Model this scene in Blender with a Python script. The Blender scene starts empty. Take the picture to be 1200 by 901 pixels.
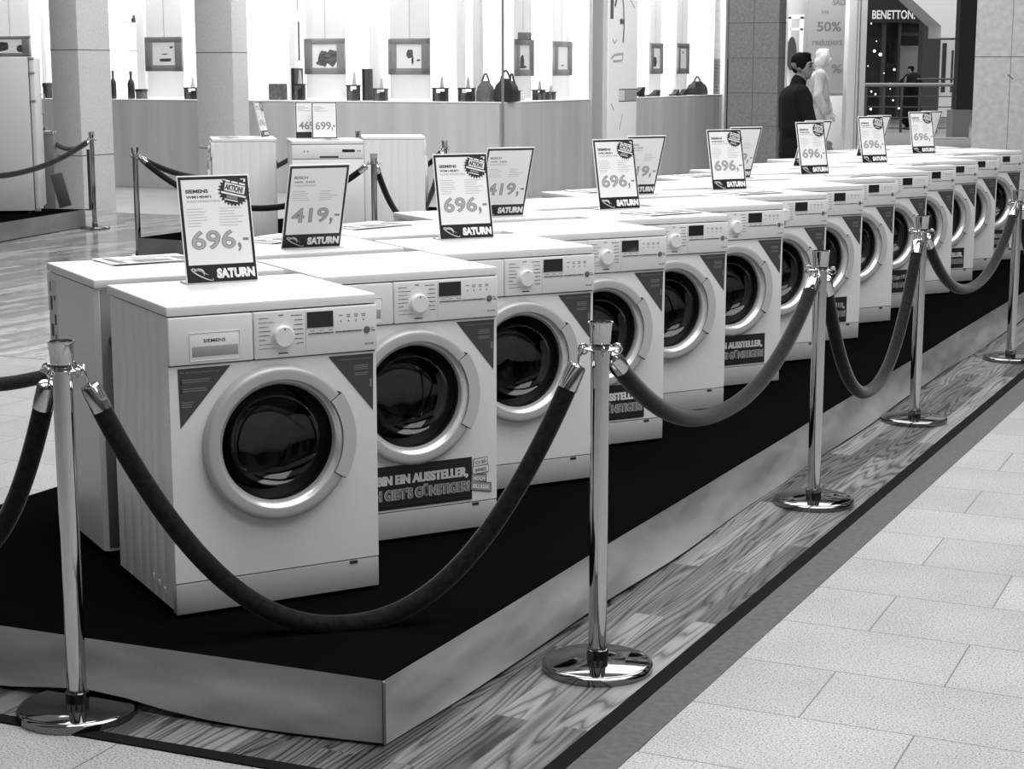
import bpy, bmesh, math, random
from mathutils import Vector, Matrix
random.seed(7)
C = bpy.context.scene.collection
PI = math.pi
def R(d): return math.radians(d)

# ------------------------------------------------------------------ materials
MATS = {}
def mat(name, v, rough=.5, metal=0., **kw):
    if name in MATS: return MATS[name]
    m = bpy.data.materials.new(name); m.use_nodes = True
    b = m.node_tree.nodes['Principled BSDF']
    b.inputs['Base Color'].default_value = (v, v, v, 1)
    b.inputs['Roughness'].default_value = rough
    b.inputs['Metallic'].default_value = metal
    if 'spec' in kw: b.inputs['Specular IOR Level'].default_value = kw['spec']
    if 'emit' in kw:
        b.inputs['Emission Color'].default_value = (1, 1, 1, 1)
        b.inputs['Emission Strength'].default_value = kw['emit']
    if 'sheen' in kw:
        b.inputs['Sheen Weight'].default_value = kw['sheen']
        b.inputs['Sheen Roughness'].default_value = kw.get('srough', .35)
    if 'coat' in kw: b.inputs['Coat Weight'].default_value = kw['coat']
    MATS[name] = m
    return m
class NT:
    """small helper for node trees"""
    def __init__(s, m): s.t = m.node_tree; s.b = s.t.nodes['Principled BSDF']
    def n(s, typ, **kw):
        nd = s.t.nodes.new(typ)
        for k, v in kw.items():
            if k.startswith('i_'):
                key = k[2:]
                nd.inputs[int(key) if key.isdigit() else key.replace('_', ' ')].default_value = v
            else: setattr(nd, k, v)
        return nd
    def l(s, a, b): s.t.links.new(a, b)
    def math(s, op, a, b=None):
        nd = s.t.nodes.new('ShaderNodeMath'); nd.operation = op
        for i, x in enumerate((a, b)):
            if x is None: continue
            if isinstance(x, (int, float)): nd.inputs[i].default_value = x
            else: s.l(x, nd.inputs[i])
        return nd.outputs[0]
    def ramp(s, fac, stops):
        nd = s.t.nodes.new('ShaderNodeValToRGB')
        e = nd.color_ramp.elements
        while len(e) < len(stops): e.new(.5)
        for k, (p, v) in zip(e, stops): k.position = p; k.color = (v, v, v, 1)
        s.l(fac, nd.inputs[0]); return nd.outputs[0]
def obj_coords(N, rot=0, loc=(0, 0, 0), scale=(1, 1, 1)):
    tc = N.n('ShaderNodeTexCoord')
    mp = N.n('ShaderNodeMapping')
    mp.inputs['Rotation'].default_value = (0, 0, rot)
    mp.inputs['Location'].default_value = loc
    mp.inputs['Scale'].default_value = scale
    N.l(tc.outputs['Object'], mp.inputs[0]); return mp.outputs[0]

def noisy(name, v, amt, scale, rough=.6, stretch=(1, 1, 1), detail=4, bump=0, **kw):
    """plain surface with a slight real mottling (stone, fabric)"""
    if name in MATS: return MATS[name]
    m = mat(name, v, rough, **kw); N = NT(m)
    co = obj_coords(N, scale=stretch)
    nz = N.n('ShaderNodeTexNoise'); nz.inputs['Scale'].default_value = scale; nz.inputs['Detail'].default_value = detail
    N.l(co, nz.inputs['Vector'])
    N.l(N.ramp(nz.outputs[0], [(.3, max(v - amt, .002)), (.7, v + amt)]), N.b.inputs['Base Color'])
    if bump:
        bp = N.n('ShaderNodeBump'); bp.inputs['Strength'].default_value = bump; bp.inputs['Distance'].default_value = .05
        N.l(nz.outputs[0], bp.inputs['Height']); N.l(bp.outputs[0], N.b.inputs['Normal'])
    return m

enamel = mat('white_enamel', .78, .34)
lidm = mat('white_laminate', .80, .32)
panelm = mat('white_plastic', .76, .38)
plinthm = mat('plinth_plastic_shaded', .45, .45)  # shade above the black carpet is put into this darker tone
silver = mat('silver_plastic', .47, .4, .2)
silver2 = mat('silver_handle', .56, .36, .2)
brightring = mat('polished_ring', .82, .26, .6)
gap = mat('dark_gap', .03, .7)
rubber = mat('dark_rubber', .045, .38)
drumm = mat('drum_steel', .10, .28, .9)
lcd = mat('display_glass', .02, .08)
printm = mat('print_grey', .22, .6)
printd = mat('print_dark', .03, .6)
stick = mat('sticker_grey', .065, .5, spec=.3)
stickt = mat('sticker_text', .19, .5)
blackp = mat('black_print', .008, .45)
whitep = mat('white_print', .85, .5)
greyp = mat('grey_print', .20, .5)
paper = mat('paper', .82, .5)
pricem = mat('price_grey', .24, .5)
carpet = mat('black_carpet', .0035, 1., spec=0.)
chrome = mat('chrome', .56, .07, 1.)
chromeb = mat('chrome_base', .24, .05, 1.)  # dark reflection of the surroundings put into the base discs' colour
velvet = noisy('velvet', .012, .005, 60, .9, sheen=.34, srough=.35, spec=.1)
steel = mat('galvanised_steel', .27, .5, .3)
def glassmat(name, tint, gloss):
    m = bpy.data.materials.new(name); m.use_nodes = True
    t = m.node_tree; t.nodes.clear()
    o = t.nodes.new('ShaderNodeOutputMaterial'); tr = t.nodes.new('ShaderNodeBsdfTransparent')
    tr.inputs[0].default_value = (tint, tint, tint, 1)
    gl = t.nodes.new('ShaderNodeBsdfGlossy'); gl.inputs['Roughness'].default_value = .03
    lw = t.nodes.new('ShaderNodeLayerWeight'); lw.inputs[0].default_value = .5
    pw = t.nodes.new('ShaderNodeMath'); pw.operation = 'POWER'; pw.inputs[1].default_value = 5.
    t.links.new(lw.outputs['Facing'], pw.inputs[0])
    fr = t.nodes.new('ShaderNodeMath'); fr.operation = 'MULTIPLY_ADD'; fr.inputs[1].default_value = gloss; fr.inputs[2].default_value = .05
    t.links.new(pw.outputs[0], fr.inputs[0])
    mx = t.nodes.new('ShaderNodeMixShader')
    t.links.new(fr.outputs[0], mx.inputs[0]); t.links.new(tr.outputs[0], mx.inputs[1])
    t.links.new(gl.outputs[0], mx.inputs[2]); t.links.new(mx.outputs[0], o.inputs[0])
    return m
doorglass = glassmat('door_glass', .42, .5)
shopglass = glassmat('shop_glass', .97, .3)

ROWA = R(63.97)
# light granite tiles, .59 x .37 m in half bond, laid on the grid of the mall
def tile_mat():
    m = mat('granite_tiles', .6, .42); N = NT(m)
    co = obj_coords(N, rot=R(24.6), loc=(0, 0, 0))
    # rotated so that the courses run along -24.6 degrees; the offset puts the joints where they lie
    off = N.n('ShaderNodeVectorMath', operation='ADD'); N.l(co, off.inputs[0]); off.inputs[1].default_value = TILE_OFF
    bk = N.n('ShaderNodeTexBrick', offset=.5, offset_frequency=2)
    for k, v in {'Scale': 1., 'Mortar Size': .0022, 'Mortar Smooth': 0., 'Bias': 0., 'Brick Width': .59, 'Row Height': .3835}.items():
        bk.inputs[k].default_value = v
    bk.inputs['Color1'].default_value = (.90, .90, .90, 1); bk.inputs['Color2'].default_value = (1.05, 1.05, 1.05, 1)
    bk.inputs['Mortar'].default_value = (.32, .32, .32, 1)
    N.l(off.outputs[0], bk.inputs['Vector'])
    nz = N.n('ShaderNodeTexNoise'); nz.inputs['Scale'].default_value = 185; nz.inputs['Detail'].default_value = 3
    nz2 = N.n('ShaderNodeTexNoise'); nz2.inputs['Scale'].default_value = 3.2; nz2.inputs['Detail'].default_value = 5
    N.l(off.outputs[0], nz.inputs['Vector']); N.l(off.outputs[0], nz2.inputs['Vector'])
    sp = N.ramp(nz.outputs[0], [(.36, .12), (.46, .36), (.70, .50)])
    big = N.ramp(nz2.outputs[0], [(.3, .90), (.7, 1.06)])
    a = N.n('ShaderNodeMix', data_type='RGBA', blend_type='MULTIPLY'); a.inputs['Factor'].default_value = 1
    N.l(sp, a.inputs['A']); N.l(big, a.inputs['B'])
    c = N.n('ShaderNodeMix', data_type='RGBA', blend_type='MULTIPLY'); c.inputs['Factor'].default_value = 1
    N.l(a.outputs['Result'], c.inputs['A']); N.l(bk.outputs['Color'], c.inputs['B'])
    N.l(c.outputs['Result'], N.b.inputs['Base Color'])
    return m
TILE_OFF = (-.085, .0655, 0.)
def wood_mat(name, lo, hi, rough, spec=.5):
    m = mat(name, .3, rough, spec=spec); N = NT(m)
    co = obj_coords(N, rot=-ROWA)
    bk = N.n('ShaderNodeTexBrick', offset=.41, offset_frequency=2)
    for k, v in {'Scale': 1., 'Mortar Size': .0012, 'Mortar Smooth': 0., 'Bias': 0., 'Brick Width': .95, 'Row Height': .095}.items():
        bk.inputs[k].default_value = v
    bk.inputs['Color1'].default_value = (0, 0, 0, 1); bk.inputs['Color2'].default_value = (1, 1, 1, 1)
    bk.inputs['Mortar'].default_value = (.5, .5, .5, 1)
    N.l(co, bk.inputs['Vector'])
    sc = N.n('ShaderNodeVectorMath', operation='MULTIPLY'); N.l(co, sc.inputs[0]); sc.inputs[1].default_value = (.6, 9., 1)
    nz = N.n('ShaderNodeTexNoise', noise_dimensions='4D'); nz.inputs['Scale'].default_value = 1.1; nz.inputs['Detail'].default_value = 1.5
    nz.inputs['Roughness'].default_value = .35
    N.l(sc.outputs[0], nz.inputs['Vector']); N.l(N.math('MULTIPLY', bk.outputs['Color'], 37.), nz.inputs['W'])
    rings = N.math('ABSOLUTE', N.math('SINE', N.math('MULTIPLY', nz.outputs[0], 58.)))
    rings = N.math('POWER', rings, .5)
    sc2 = N.n('ShaderNodeVectorMath', operation='MULTIPLY'); N.l(co, sc2.inputs[0]); sc2.inputs[1].default_value = (3, 130, 1)
    fine = N.n('ShaderNodeTexNoise'); fine.inputs['Scale'].default_value = 1; fine.inputs['Detail'].default_value = 2
    N.l(sc2.outputs[0], fine.inputs['Vector'])
    f = N.math('ADD', N.math('MULTIPLY', rings, .55), N.math('MULTIPLY', fine.outputs[0], .46))
    f = N.math('ADD', f, N.math('MULTIPLY', N.math('SUBTRACT', bk.outputs['Color'], .5), .42))
    N.l(N.ramp(f, [(.28, lo), (.62, lo + (hi - lo) * .34), (.98, hi)]), N.b.inputs['Base Color'])
    return m

# ------------------------------------------------------------------ mesh builder
class MB:
    def __init__(s): s.v = []; s.f = []; s.mi = []; s.mats = []; s.sm = []
    def _m(s, m):
        if m not in s.mats: s.mats.append(m)
        return s.mats.index(m)
    def add(s, vs, fs, m, smooth=False):
        o = len(s.v); s.v += [Vector(v) for v in vs]; i = s._m(m)
        for f in fs: s.f.append([o + k for k in f]); s.mi.append(i); s.sm.append(smooth)
        return s
    def box(s, x0, x1, y0, y1, z0, z1, m, bevel=0, M=None):
        bm = bmesh.new(); bmesh.ops.create_cube(bm, size=1)
        for v in bm.verts:
            v.co = Vector(((x0 + x1) / 2 + v.co.x * (x1 - x0), (y0 + y1) / 2 + v.co.y * (y1 - y0), (z0 + z1) / 2 + v.co.z * (z1 - z0)))
        if bevel: bmesh.ops.bevel(bm, geom=bm.edges[:], offset=bevel, segments=2, profile=.5, affect='EDGES')
        s.bm(bm, m, M, smooth=bool(bevel)); return s
    def bm(s, bm, m, M=None, smooth=True):
        bm.verts.index_update()
        s.add([(M @ v.co if M else v.co.copy()) for v in bm.verts], [[v.index for v in f.verts] for f in bm.faces], m, smooth); bm.free()
    def quad(s, pts, m): return s.add(pts, [list(range(len(pts)))], m)
    def prism(s, poly, axis, a0, a1, m, smooth=False, caps=True):
        """poly: 2-D outline; axis 'x','y','z' = extrusion direction"""
        def p(u, w, a): return {'x': (a, u, w), 'y': (u, a, w), 'z': (u, w, a)}[axis]
        n = len(poly)
        vs = [p(u, w, a0) for u, w in poly] + [p(u, w, a1) for u, w in poly]
        fs = [[i, (i + 1) % n, n + (i + 1) % n, n + i] for i in range(n)]
        if caps: fs += [list(range(n))[::-1], list(range(n, 2 * n))]
        return s.add(vs, fs, m, smooth)
    def lathe(s, prof, m, c=(0, 0, 0), axis='z', n=48, smooth=True, caps=True):
        """prof: (radius, along axis)"""
        vs = []; fs = []
        for r, a in prof:
            for k in range(n):
                t = 2 * PI * k / n; x, y = r * math.cos(t), r * math.sin(t)
                q = (x, y, a) if axis == 'z' else ((x, a, y) if axis == 'y' else (a, x, y))
                vs.append((q[0] + c[0], q[1] + c[1], q[2] + c[2]))
        for i in range(len(prof) - 1):
            for k in range(n):
                k2 = (k + 1) % n; fs.append([i * n + k, i * n + k2, (i + 1) * n + k2, (i + 1) * n + k])
        if caps:
            if prof[0][0] > 1e-5: fs.append(list(range(n))[::-1])
            if prof[-1][0] > 1e-5: fs.append([(len(prof) - 1) * n + k for k in range(n)])
        return s.add(vs, fs, m, smooth)
    def tube(s, pts, r, m, n=14, caps=True):
        pts = [Vector(p) for p in pts]; N = len(pts)
        rs = r if isinstance(r, (list, tuple)) else [r] * N
        vs = []; fs = []; up = None
        for i, p in enumerate(pts):
            t = (pts[min(i + 1, N - 1)] - pts[max(i - 1, 0)]).normalized()
            if up is None:
                up = Vector((0, 0, 1)) if abs(t.z) < .9 else Vector((1, 0, 0))
            a = (up - t * up.dot(t)).normalized(); up = a; b = t.cross(a)
            for k in range(n):
                q = 2 * PI * k / n; vs.append(p + (a * math.cos(q) + b * math.sin(q)) * rs[i])
        for i in range(N - 1):
            for k in range(n):
                k2 = (k + 1) % n; fs.append([i * n + k, i * n + k2, (i + 1) * n + k2, (i + 1) * n + k])
        if caps: fs += [list(range(n))[::-1], [(N - 1) * n + k for k in range(n)]]
        return s.add(vs, fs, m, True)
    def sphere(s, c, r, m, sx=1, sy=1, sz=1, n=20):
        bm = bmesh.new(); bmesh.ops.create_uvsphere(bm, u_segments=n, v_segments=max(8, n * 2 // 3), radius=r)
        for v in bm.verts: v.co = Vector((v.co.x * sx + c[0], v.co.y * sy + c[1], v.co.z * sz + c[2]))
        s.bm(bm, m); return s
    def text(s, st, x0, x1, z0, z1, y, m, bold=.02, side=-1, rot=0, keep=False):
        """lettering fitted in a box of the x-z plane, read from -y (side -1) or from +y (side 1)"""
        vs, fs = glyphs(st, bold)
        ax, bx = min(v[0] for v in vs), max(v[0] for v in vs); ay, by = min(v[1] for v in vs), max(v[1] for v in vs)
        cx, cz = (x0 + x1) / 2, (z0 + z1) / 2; o = []
        for v in vs:
            X = x0 + (v[0] - ax) / (bx - ax) * (x1 - x0) - cx; Z = z0 + (v[1] - ay) / (by - ay) * (z1 - z0) - cz
            c, q = math.cos(rot), math.sin(rot); X, Z = X * c - Z * q, X * q + Z * c
            o.append(((cx + X) if side < 0 else (-cx - X), y, cz + Z))
        return s.add(o, [list(f) if side < 0 else list(f)[::-1] for f in fs], m)
    def xf(s, M): s.v = [M @ v for v in s.v]; return s
    def build(s, name, parent=None, loc=None, rz=0):
        me = bpy.data.meshes.new(name); me.from_pydata([tuple(v) for v in s.v], [], s.f)
        for m in s.mats: me.materials.append(m)
        me.polygons.foreach_set('material_index', s.mi); me.polygons.foreach_set('use_smooth', s.sm)
        me.update()
        bm = bmesh.new(); bm.from_mesh(me)
        bm.to_mesh(me); bm.free()
        if any(s.sm): me.set_sharp_from_angle(angle=R(38))
        o = bpy.data.objects.new(name, me); C.objects.link(o)
        if parent: o.parent = parent
        if loc is not None: o.location = loc
        o.rotation_euler.z = rz
        return o
_gl = {}
def glyphs(st, bold):
    k = (st, bold)
    if k not in _gl:
        cu = bpy.data.curves.new('t', 'FONT'); cu.body = st; cu.offset = bold; cu.resolution_u = 4
        o = bpy.data.objects.new('t', cu); C.objects.link(o)
        dg = bpy.context.evaluated_depsgraph_get()
        me = bpy.data.meshes.new_from_object(o.evaluated_get(dg))
        _gl[k] = ([tuple(v.co) for v in me.vertices], [tuple(p.vertices) for p in me.polygons])
        bpy.data.objects.remove(o); bpy.data.meshes.remove(me); bpy.data.curves.remove(cu)
    return _gl[k]

def tag(o, label, cat, group=None):
    o['label'] = label; o['category'] = cat
    if group: o['group'] = group
    return o
def empty(name, loc=(0, 0, 0), rz=0):
    o = bpy.data.objects.new(name, None); C.objects.link(o); o.location = loc; o.rotation_euler.z = rz
    o.empty_display_size = .1; return o
def thing(name, label, cat, loc=(0, 0, 0), rz=0, group=None): return tag(empty(name, loc, rz), label, cat, group)
def struct(o): o['kind'] = 'structure'; return o
def dup(src, loc, rz, label, group=None, skip=()):
    def rec(o, par):
        c = o.copy(); C.objects.link(c)
        if par is not None: c.parent = par
        for ch in list(o.children):
            if ch.name.split('.')[0] in skip: continue
            rec(ch, c)
        return c
    r = rec(src, None); r.location = loc; r.rotation_euler.z = rz; r['label'] = label
    if group: r['group'] = group
    return r

# ------------------------------------------------------------------ layout (camera stands at x=0,y=0; metres)
EYE = 1.627; PH = .172                       # eye height, height of the display platform
YAW = .5031                                  # the machines' own turn
u = Vector((math.cos(YAW), math.sin(YAW), 0)); back = Vector((-math.sin(YAW), math.cos(YAW), 0))
rd = Vector((math.cos(ROWA), math.sin(ROWA), 0)); rp = Vector((rd.y, -rd.x, 0))   # along the row / towards the aisle
B1 = Vector((-.3776, 4.7914, 0)) - u * .3    # front-bottom middle of the nearest machine
T = [0, .750, 1.495, 2.246, 2.986, 3.727, 4.468, 5.216, 5.966, 6.705, 7.45, 8.20, 8.955, 9.80]
PE = [0, .001, .011, -.006, -.007, .011, .008, -.004, -.012, .006, .016, .012, .008, .03]
def mpos(k, x=0, y=0, z=0):
    """point in the frame of the k-th machine of the front row"""
    p = B1 + rd * T[k] + rp * PE[k] + u * x + back * y; return Vector((p.x, p.y, PH + z))

# ------------------------------------------------------------------ washing machine
DZ, DR = .46, .174                            # porthole centre height, opening
def cabinet_mesh(ribs=True):
    b = MB(); pts = []
    ys = [.10, .17, .24, .31, .40, .48] if ribs else []
    left = [(-.297, .004)]
    for y in ys: left += [(-.297, y - .003), (-.2962, y - .001), (-.2962, y + .001), (-.297, y + .003)]
    left += [(-.297, .53), (-.285, .545)]
    right = [(-x, y) for x, y in reversed(left)]
    line = left + right
    n = len(line)
    z0, z1 = .02, .822
    vs = [(x, y, z0) for x, y in line] + [(x, y, z1) for x, y in line]
    b.add(vs, [[i, i + 1, n + i + 1, n + i] for i in range(n - 1)], enamel)
    b.add([(-.297, .004, .02), (.297, .004, .02), (.285, .545, .02), (-.285, .545, .02)], [[0, 1, 2, 3]], enamel)
    for x in (-.25, .25):
        for y in (.05, .49): b.lathe([(.02, 0), (.022, .008), (.012, .012), (.012, .021)], rubber, (x, y, 0), n=16)
    return b
def front_panel_mesh():
    b = MB(); X, z0, z1 = .298, .1, .689
    ang = sorted(set([2 * PI * k / 72 for k in range(72)] + [math.atan2(z - DZ, x) % (2 * PI) for x in (-X, X) for z in (z0, z1)]))
    vi, vo = [], []
    for a in ang:
        c, q = math.cos(a), math.sin(a)
        t = min((X / abs(c)) if abs(c) > 1e-9 else 9, ((z1 - DZ) / q) if q > 1e-9 else 9, ((z0 - DZ) / q) if q < -1e-9 else 9)
        vi.append((DR * c, 0, DZ + DR * q)); vo.append((t * c, 0, DZ + t * q))
    n = len(ang)
    lip = [(x * 1., .012, z) for x, y, z in vo]
    inn = [(x * .97, .02, DZ + (z - DZ) * .97) for x, y, z in vi]
    b.add(vi + vo, [[i, n + i, n + (i + 1) % n, (i + 1) % n] for i in range(n)], enamel)
    b.add(vo + lip, [[i, n + i, n + (i + 1) % n, (i + 1) % n] for i in range(n)], enamel)
    b.add(vi + inn, [[i, n + i, n + (i + 1) % n, (i + 1) % n] for i in range(n)], enamel)
    return b
def sector(r0, r1, a0, a1, n=16):
    o = [(r1 * math.cos(a0 + (a1 - a0) * k / n), DZ + r1 * math.sin(a0 + (a1 - a0) * k / n)) for k in range(n + 1)]
    return o + [(r0 * math.cos(a1 + (a0 - a1) * k / n), DZ + r0 * math.sin(a1 + (a0 - a1) * k / n)) for k in range(n + 1)]
def words(b, x0, x1, z, hh, m, seed):
    q = random.Random(seed); x = x0
    while x < x1 - .001:
        w = q.uniform(.0018, .0042); b.box(x, min(x + w, x1), -.0107, -.0098, z - hh * q.uniform(.6, 1), z + hh * q.uniform(.6, 1.2), m); x += w + q.uniform(.0007, .0014)
def make_washer(label, brand='SIEMENS'):
    t = thing('washing_machine', label, 'washing machine', group=None)
    cabinet_mesh().build('cabinet', t)
    front_panel_mesh().build('front_panel', t)
    b = MB(); b.box(-.3, .3, -.002, .552, .8235, .85, lidm, .005); b.build('worktop', t)
    # rear wall with its service cover and outlet
    b = MB(); b.box(-.283, .283, .535, .546, .03, .82, steel, .002)
    b.box(-.17, .17, .545, .551, .25, .66, steel, .002)
    b.lathe([(.03, .545), (.03, .56), (.018, .562), (.018, .585)], rubber, (-.235, 0, .62), 'y', 20)
    b.build('rear_panel', t)
    b = MB(); b.tube([(-.262, .555, .60 - .02 * k) if k % 2 else (-.258, .557, .60 - .02 * k) for k in range(24)], [.0125 if k % 2 else .0105 for k in range(24)], rubber, 10)
    b.build('drain_hose', t)
    # control panel
    b = MB(); b.box(-.0625, .2985, -.010, .02, .693, .820, panelm, .004)
    cp = b.build('control_panel', t)
    b = MB()
    for r in range(8):
        w = [.03, .042, .03, .032, .03, .018, .036, .045][r]; z = .803 - r * .0118
        words(b, -.048, -.048 + w, z, .0011, printd if r in (3, 4, 5) else printm, r)
    b.build('left_scale_print', cp); b = MB()
    for r in range(7):
        w = [.034, .024, .026, .03, .03, .036, .02][r]; z = .806 - r * .0128
        words(b, .078 - w, .078, z, .0012, printd, r + 20)
    b.build('right_scale_print', cp); b = MB()
    b.box(.008, .022, -.0107, -.0098, .8075, .8105, printm); b.box(.006, .034, -.0107, -.0098, .7035, .7068, printd)
    b.build('dial_print', cp); b = MB()
    for k in range(4):
        x = .190 + k * .0225
        b.box(x - .006, x + .006, -.0107, -.0098, .7965, .7985, printm)
        if k: b.box(x - .005, x + .005, -.0107, -.0098, .7915, .7935, printm)
        b.prism([(x - .0022, .7795), (x + .0022, .7795), (x, .784)], 'y', -.0107, -.0098, printd)
    for k in range(3): b.box(.098 + k * .027, .112 + k * .027, -.0107, -.0098, .7587, .7603, printm)
    b.box(.279, .289, -.0107, -.0098, .755, .7572, printm); b.box(.281, .292, -.0107, -.0098, .748, .7505, printd)
    b.build('option_print', cp); b = MB()
    b.text('E14-4F', .262, .287, .7105, .7155, -.0107, printd)
    b.build('model_print', cp); b = MB()
    b.box(.0855, .0862, -.0106, -.0098, .696, .8175, mat('seam', .45, .6))
    b.build('panel_seam', cp)
    b = MB()
    b.lathe([(.034, -.0095), (.034, -.0115), (.030, -.012), (.0285, -.026), (.026, -.0285), (0, -.0285)][::1], lidm, (.019, 0, .752), 'y', 40)
    b.box(.0175, .0205, -.0291, -.0284, .7705, .7755, printd)
    b.build('program_dial', cp)
    b = MB(); b.box(.086, .170, -.0112, -.0095, .7655, .8145, panelm, .001); b.box(.0895, .1665, -.0118, -.0100, .768, .812, lcd); b.build('display', cp)
    b = MB()
    for x0, x1 in ((.093, .168), (.173, .252)): b.box(x0, x1, -.0125, -.009, .7515, .7532, printd)
    for x in (.118, .143, .197, .214, .235): b.box(x, x + .003, -.0126, -.009, .7510, .7538, printd)
    b.build('key_strip', cp)
    b = MB(); b.lathe([(.0095, -.009), (.0095, -.0125), (.007, -.014), (0, -.0135)], mat('button_grey', .14, .3), (.267, 0, .7525), 'y', 24); b.build('start_button', cp)
    # detergent drawer
    b = MB(); b.box(-.2985, -.0645, -.009, .02, .693, .820, panelm, .004)
    dd = b.build('detergent_drawer', t)
    b = MB(); b.box(-.242, -.103, -.0108, -.008, .703, .777, lidm, .004); b.box(-.236, -.108, -.0116, -.0105, .7135, .741, mat('recess_grey', .32, .6), .0005); b.build('drawer_grip', dd)
    if brand:
        b = MB(); b.text(brand, -.204, -.143, .7505, .7600, -.0112, printd, .018); b.build('brand_lettering', dd)
    # door
    b = MB()
    b.lathe([(.1765, -.031), (.1772, -.0340), (.1782, -.0352), (.1795, -.0354), (.186, -.0354), (.195, -.0352), (.203, -.0345), (.2075, -.0325), (.2115, -.027), (.2130, -.020), (.2135, -.008), (.2135, -.001), (.176, -.001)], silver, (0, 0, DZ), 'y', 96, caps=False)
    door = b.build('door', t)
    b = MB(); b.lathe([(.1600, -.004), (.1622, -.015), (.1685, -.0255), (.1766, -.0314)], brightring, (0, 0, DZ), 'y', 96, caps=False); b.build('inner_ring', door)
    b = MB(); b.prism(sector(.1785, .2180, R(-32), R(36)), 'y', -.0362, -.010, gap); b.prism(sector(.1798, .2185, R(-31.4), R(35.4)), 'y', -.0395, -.012, silver2)
    b.build('door_handle', door)
    b = MB(); b.lathe([(.1610, -.005), (.157, .006), (.149, .028), (.128, .055), (.10, .07), (.06, .078), (0, .08)], doorglass, (0, 0, DZ), 'y', 64, caps=False); b.build('door_glass', door)
    b = MB()
    b.lathe([(.178, .012), (.168, .018), (.162, .03), (.168, .045), (.152, .058), (.160, .07), (.148, .08), (.156, .10), (.20, .105)], rubber, (0, 0, DZ), 'y', 64, caps=False)
    b.build('door_seal', t)
    b = MB(); b.lathe([(.20, .10), (.225, .13), (.225, .42), (.19, .44), (0, .45)], drumm, (0, 0, DZ), 'y', 48, caps=False)
    for k in range(3):
        a = 2 * PI * k / 3 + .5; c, q = math.cos(a), math.sin(a)
        b.tube([(.205 * c, .14, DZ + .205 * q), (.195 * c, .27, DZ + .195 * q), (.205 * c, .41, DZ + .205 * q)], .022, drumm, 10)
    b.build('drum', t)
    # plinth
    b = MB(); b.box(-.298, .298, -.001, .03, .012, .0965, plinthm, .003)
    pl = b.build('plinth_panel', t)
    b = MB(); b.box(.208, .232, -.0025, .001, .0865, .0955, gap, .0008); b.build('flap_latch', pl)
    # the two triangular stickers in the upper corners
    for sx in (-1, 1):
        b = MB(); X = [(-.274, .683), (-.128, .683), (-.271, .523)] if sx < 0 else [(.155, .683), (.289, .683), (.286, .523)]
        b.prism(X, 'y', -.0014, .0004, stick)
        if sx < 0:
            b.text('Für die Umwelt besonders gut', -.268, -.158, .668, .675, -.0017, stickt)
            for x0, x1, z in ((-.262, -.185, .652), (-.262, -.19, .646), (-.262, -.20, .628), (-.262, -.195, .622), (-.266, -.232, .592), (-.266, -.236, .586), (-.266, -.238, .580)):
                b.box(x0, x1, -.0018, -.0013, z - .0013, z + .0013, stickt)
            b.box(-.268, -.2645, -.0018, -.0013, .640, .656, blackp); b.box(-.268, -.2645, -.0018, -.0013, .616, .632, blackp)
        else:
            b.text('energiesparend und leise', .185, .280, .668, .674, -.0017, stickt)
            for z in (.652, .647, .642, .631, .626): b.box(.232, .272, -.0018, -.0013, z - .0012, z + .0012, stickt)
            b.box(.277, .283, -.0018, -.0013, .590, .612, stickt)
        b.build('information_sticker', t)
    return t
def exhibit_sticker(t, tagged):
    b = MB(); b.box(-.205, .207, -.0026, -.0002, .108, .246, blackp)
    b.box(-.205, .207, -.0028, -.0024, .232, .2345, mat('sticker_line', .03, .5)); b.box(-.205, .207, -.0028, -.0024, .1195, .1215, mat('sticker_line', .03, .5))
    s = b.build('exhibit_sticker', t)
    b = MB(); [b.text('ICH BIN EIN AUSSTELLER,', -.192 + q, .192 + q, .180, .2165, -.0032 - abs(q) * .05, whitep, .045) for q in (-.0013, 0, .0013)]; [b.text('MICH GIBT\'S GÜNSTIGER!', -.192 + q, .198 + q, .136, .178, -.0030 - abs(q) * .03, mat('outline_grey', .55, .5), .05) for q in (-.0015, 0, .0015)]
    b.text('MICH GIBT\'S GÜNSTIGER!', -.190, .198, .138, .176, -.0034, mat('fill_grey', .17, .5), .03)
    b.build('sticker_lettering', s)

ORD = ['first', 'second', 'third', 'fourth', 'fifth', 'sixth', 'seventh', 'eighth', 'ninth', 'tenth', 'eleventh', 'twelfth', 'thirteenth', 'last']
GF, GB = 'washing machines in the front row', 'machines in the rear row'
LF = ['white washing machine nearest the camera, whole front and left side showing',
      'white washing machine behind the nearest one, black exhibit sticker with torn tag',
      'third white washing machine in the front row, under the second 696 sign',
      'fourth front-row washing machine, black exhibit sticker behind the second front rope post',
      'fifth front-row washing machine, under the third 696 sign',
      'sixth front-row washing machine, black exhibit sticker left of the third rope post',
      'seventh front-row washing machine, partly behind the third rope post',
      'eighth front-row washing machine, sticker just right of the third rope post',
      'ninth front-row washing machine, its door wholly visible left of the fourth rope post',
      'tenth front-row washing machine, behind the fourth rope post',
      'eleventh front-row washing machine, just right of the fourth rope post',
      'twelfth front-row washing machine, exhibit sticker above the farthest sagging rope',
      'thirteenth front-row washing machine, last but one of the row',
      'farthest white washing machine at the right end of the front row']
proto = make_washer(LF[0]); proto.location = mpos(0); proto.rotation_euler.z = YAW; proto['group'] = GF
FRONT = [proto]
sec = dup(proto, mpos(1), YAW, LF[1], GF); exhibit_sticker(sec, False)
s2 = [c for c in sec.children if c.name.startswith('exhibit')][0]
for k in range(2, 14):
    FRONT.append(dup(proto if k % 2 == 0 else sec, mpos(k), YAW, LF[k], GF, skip=() if k % 2 else ('exhibit_sticker',)))
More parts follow.
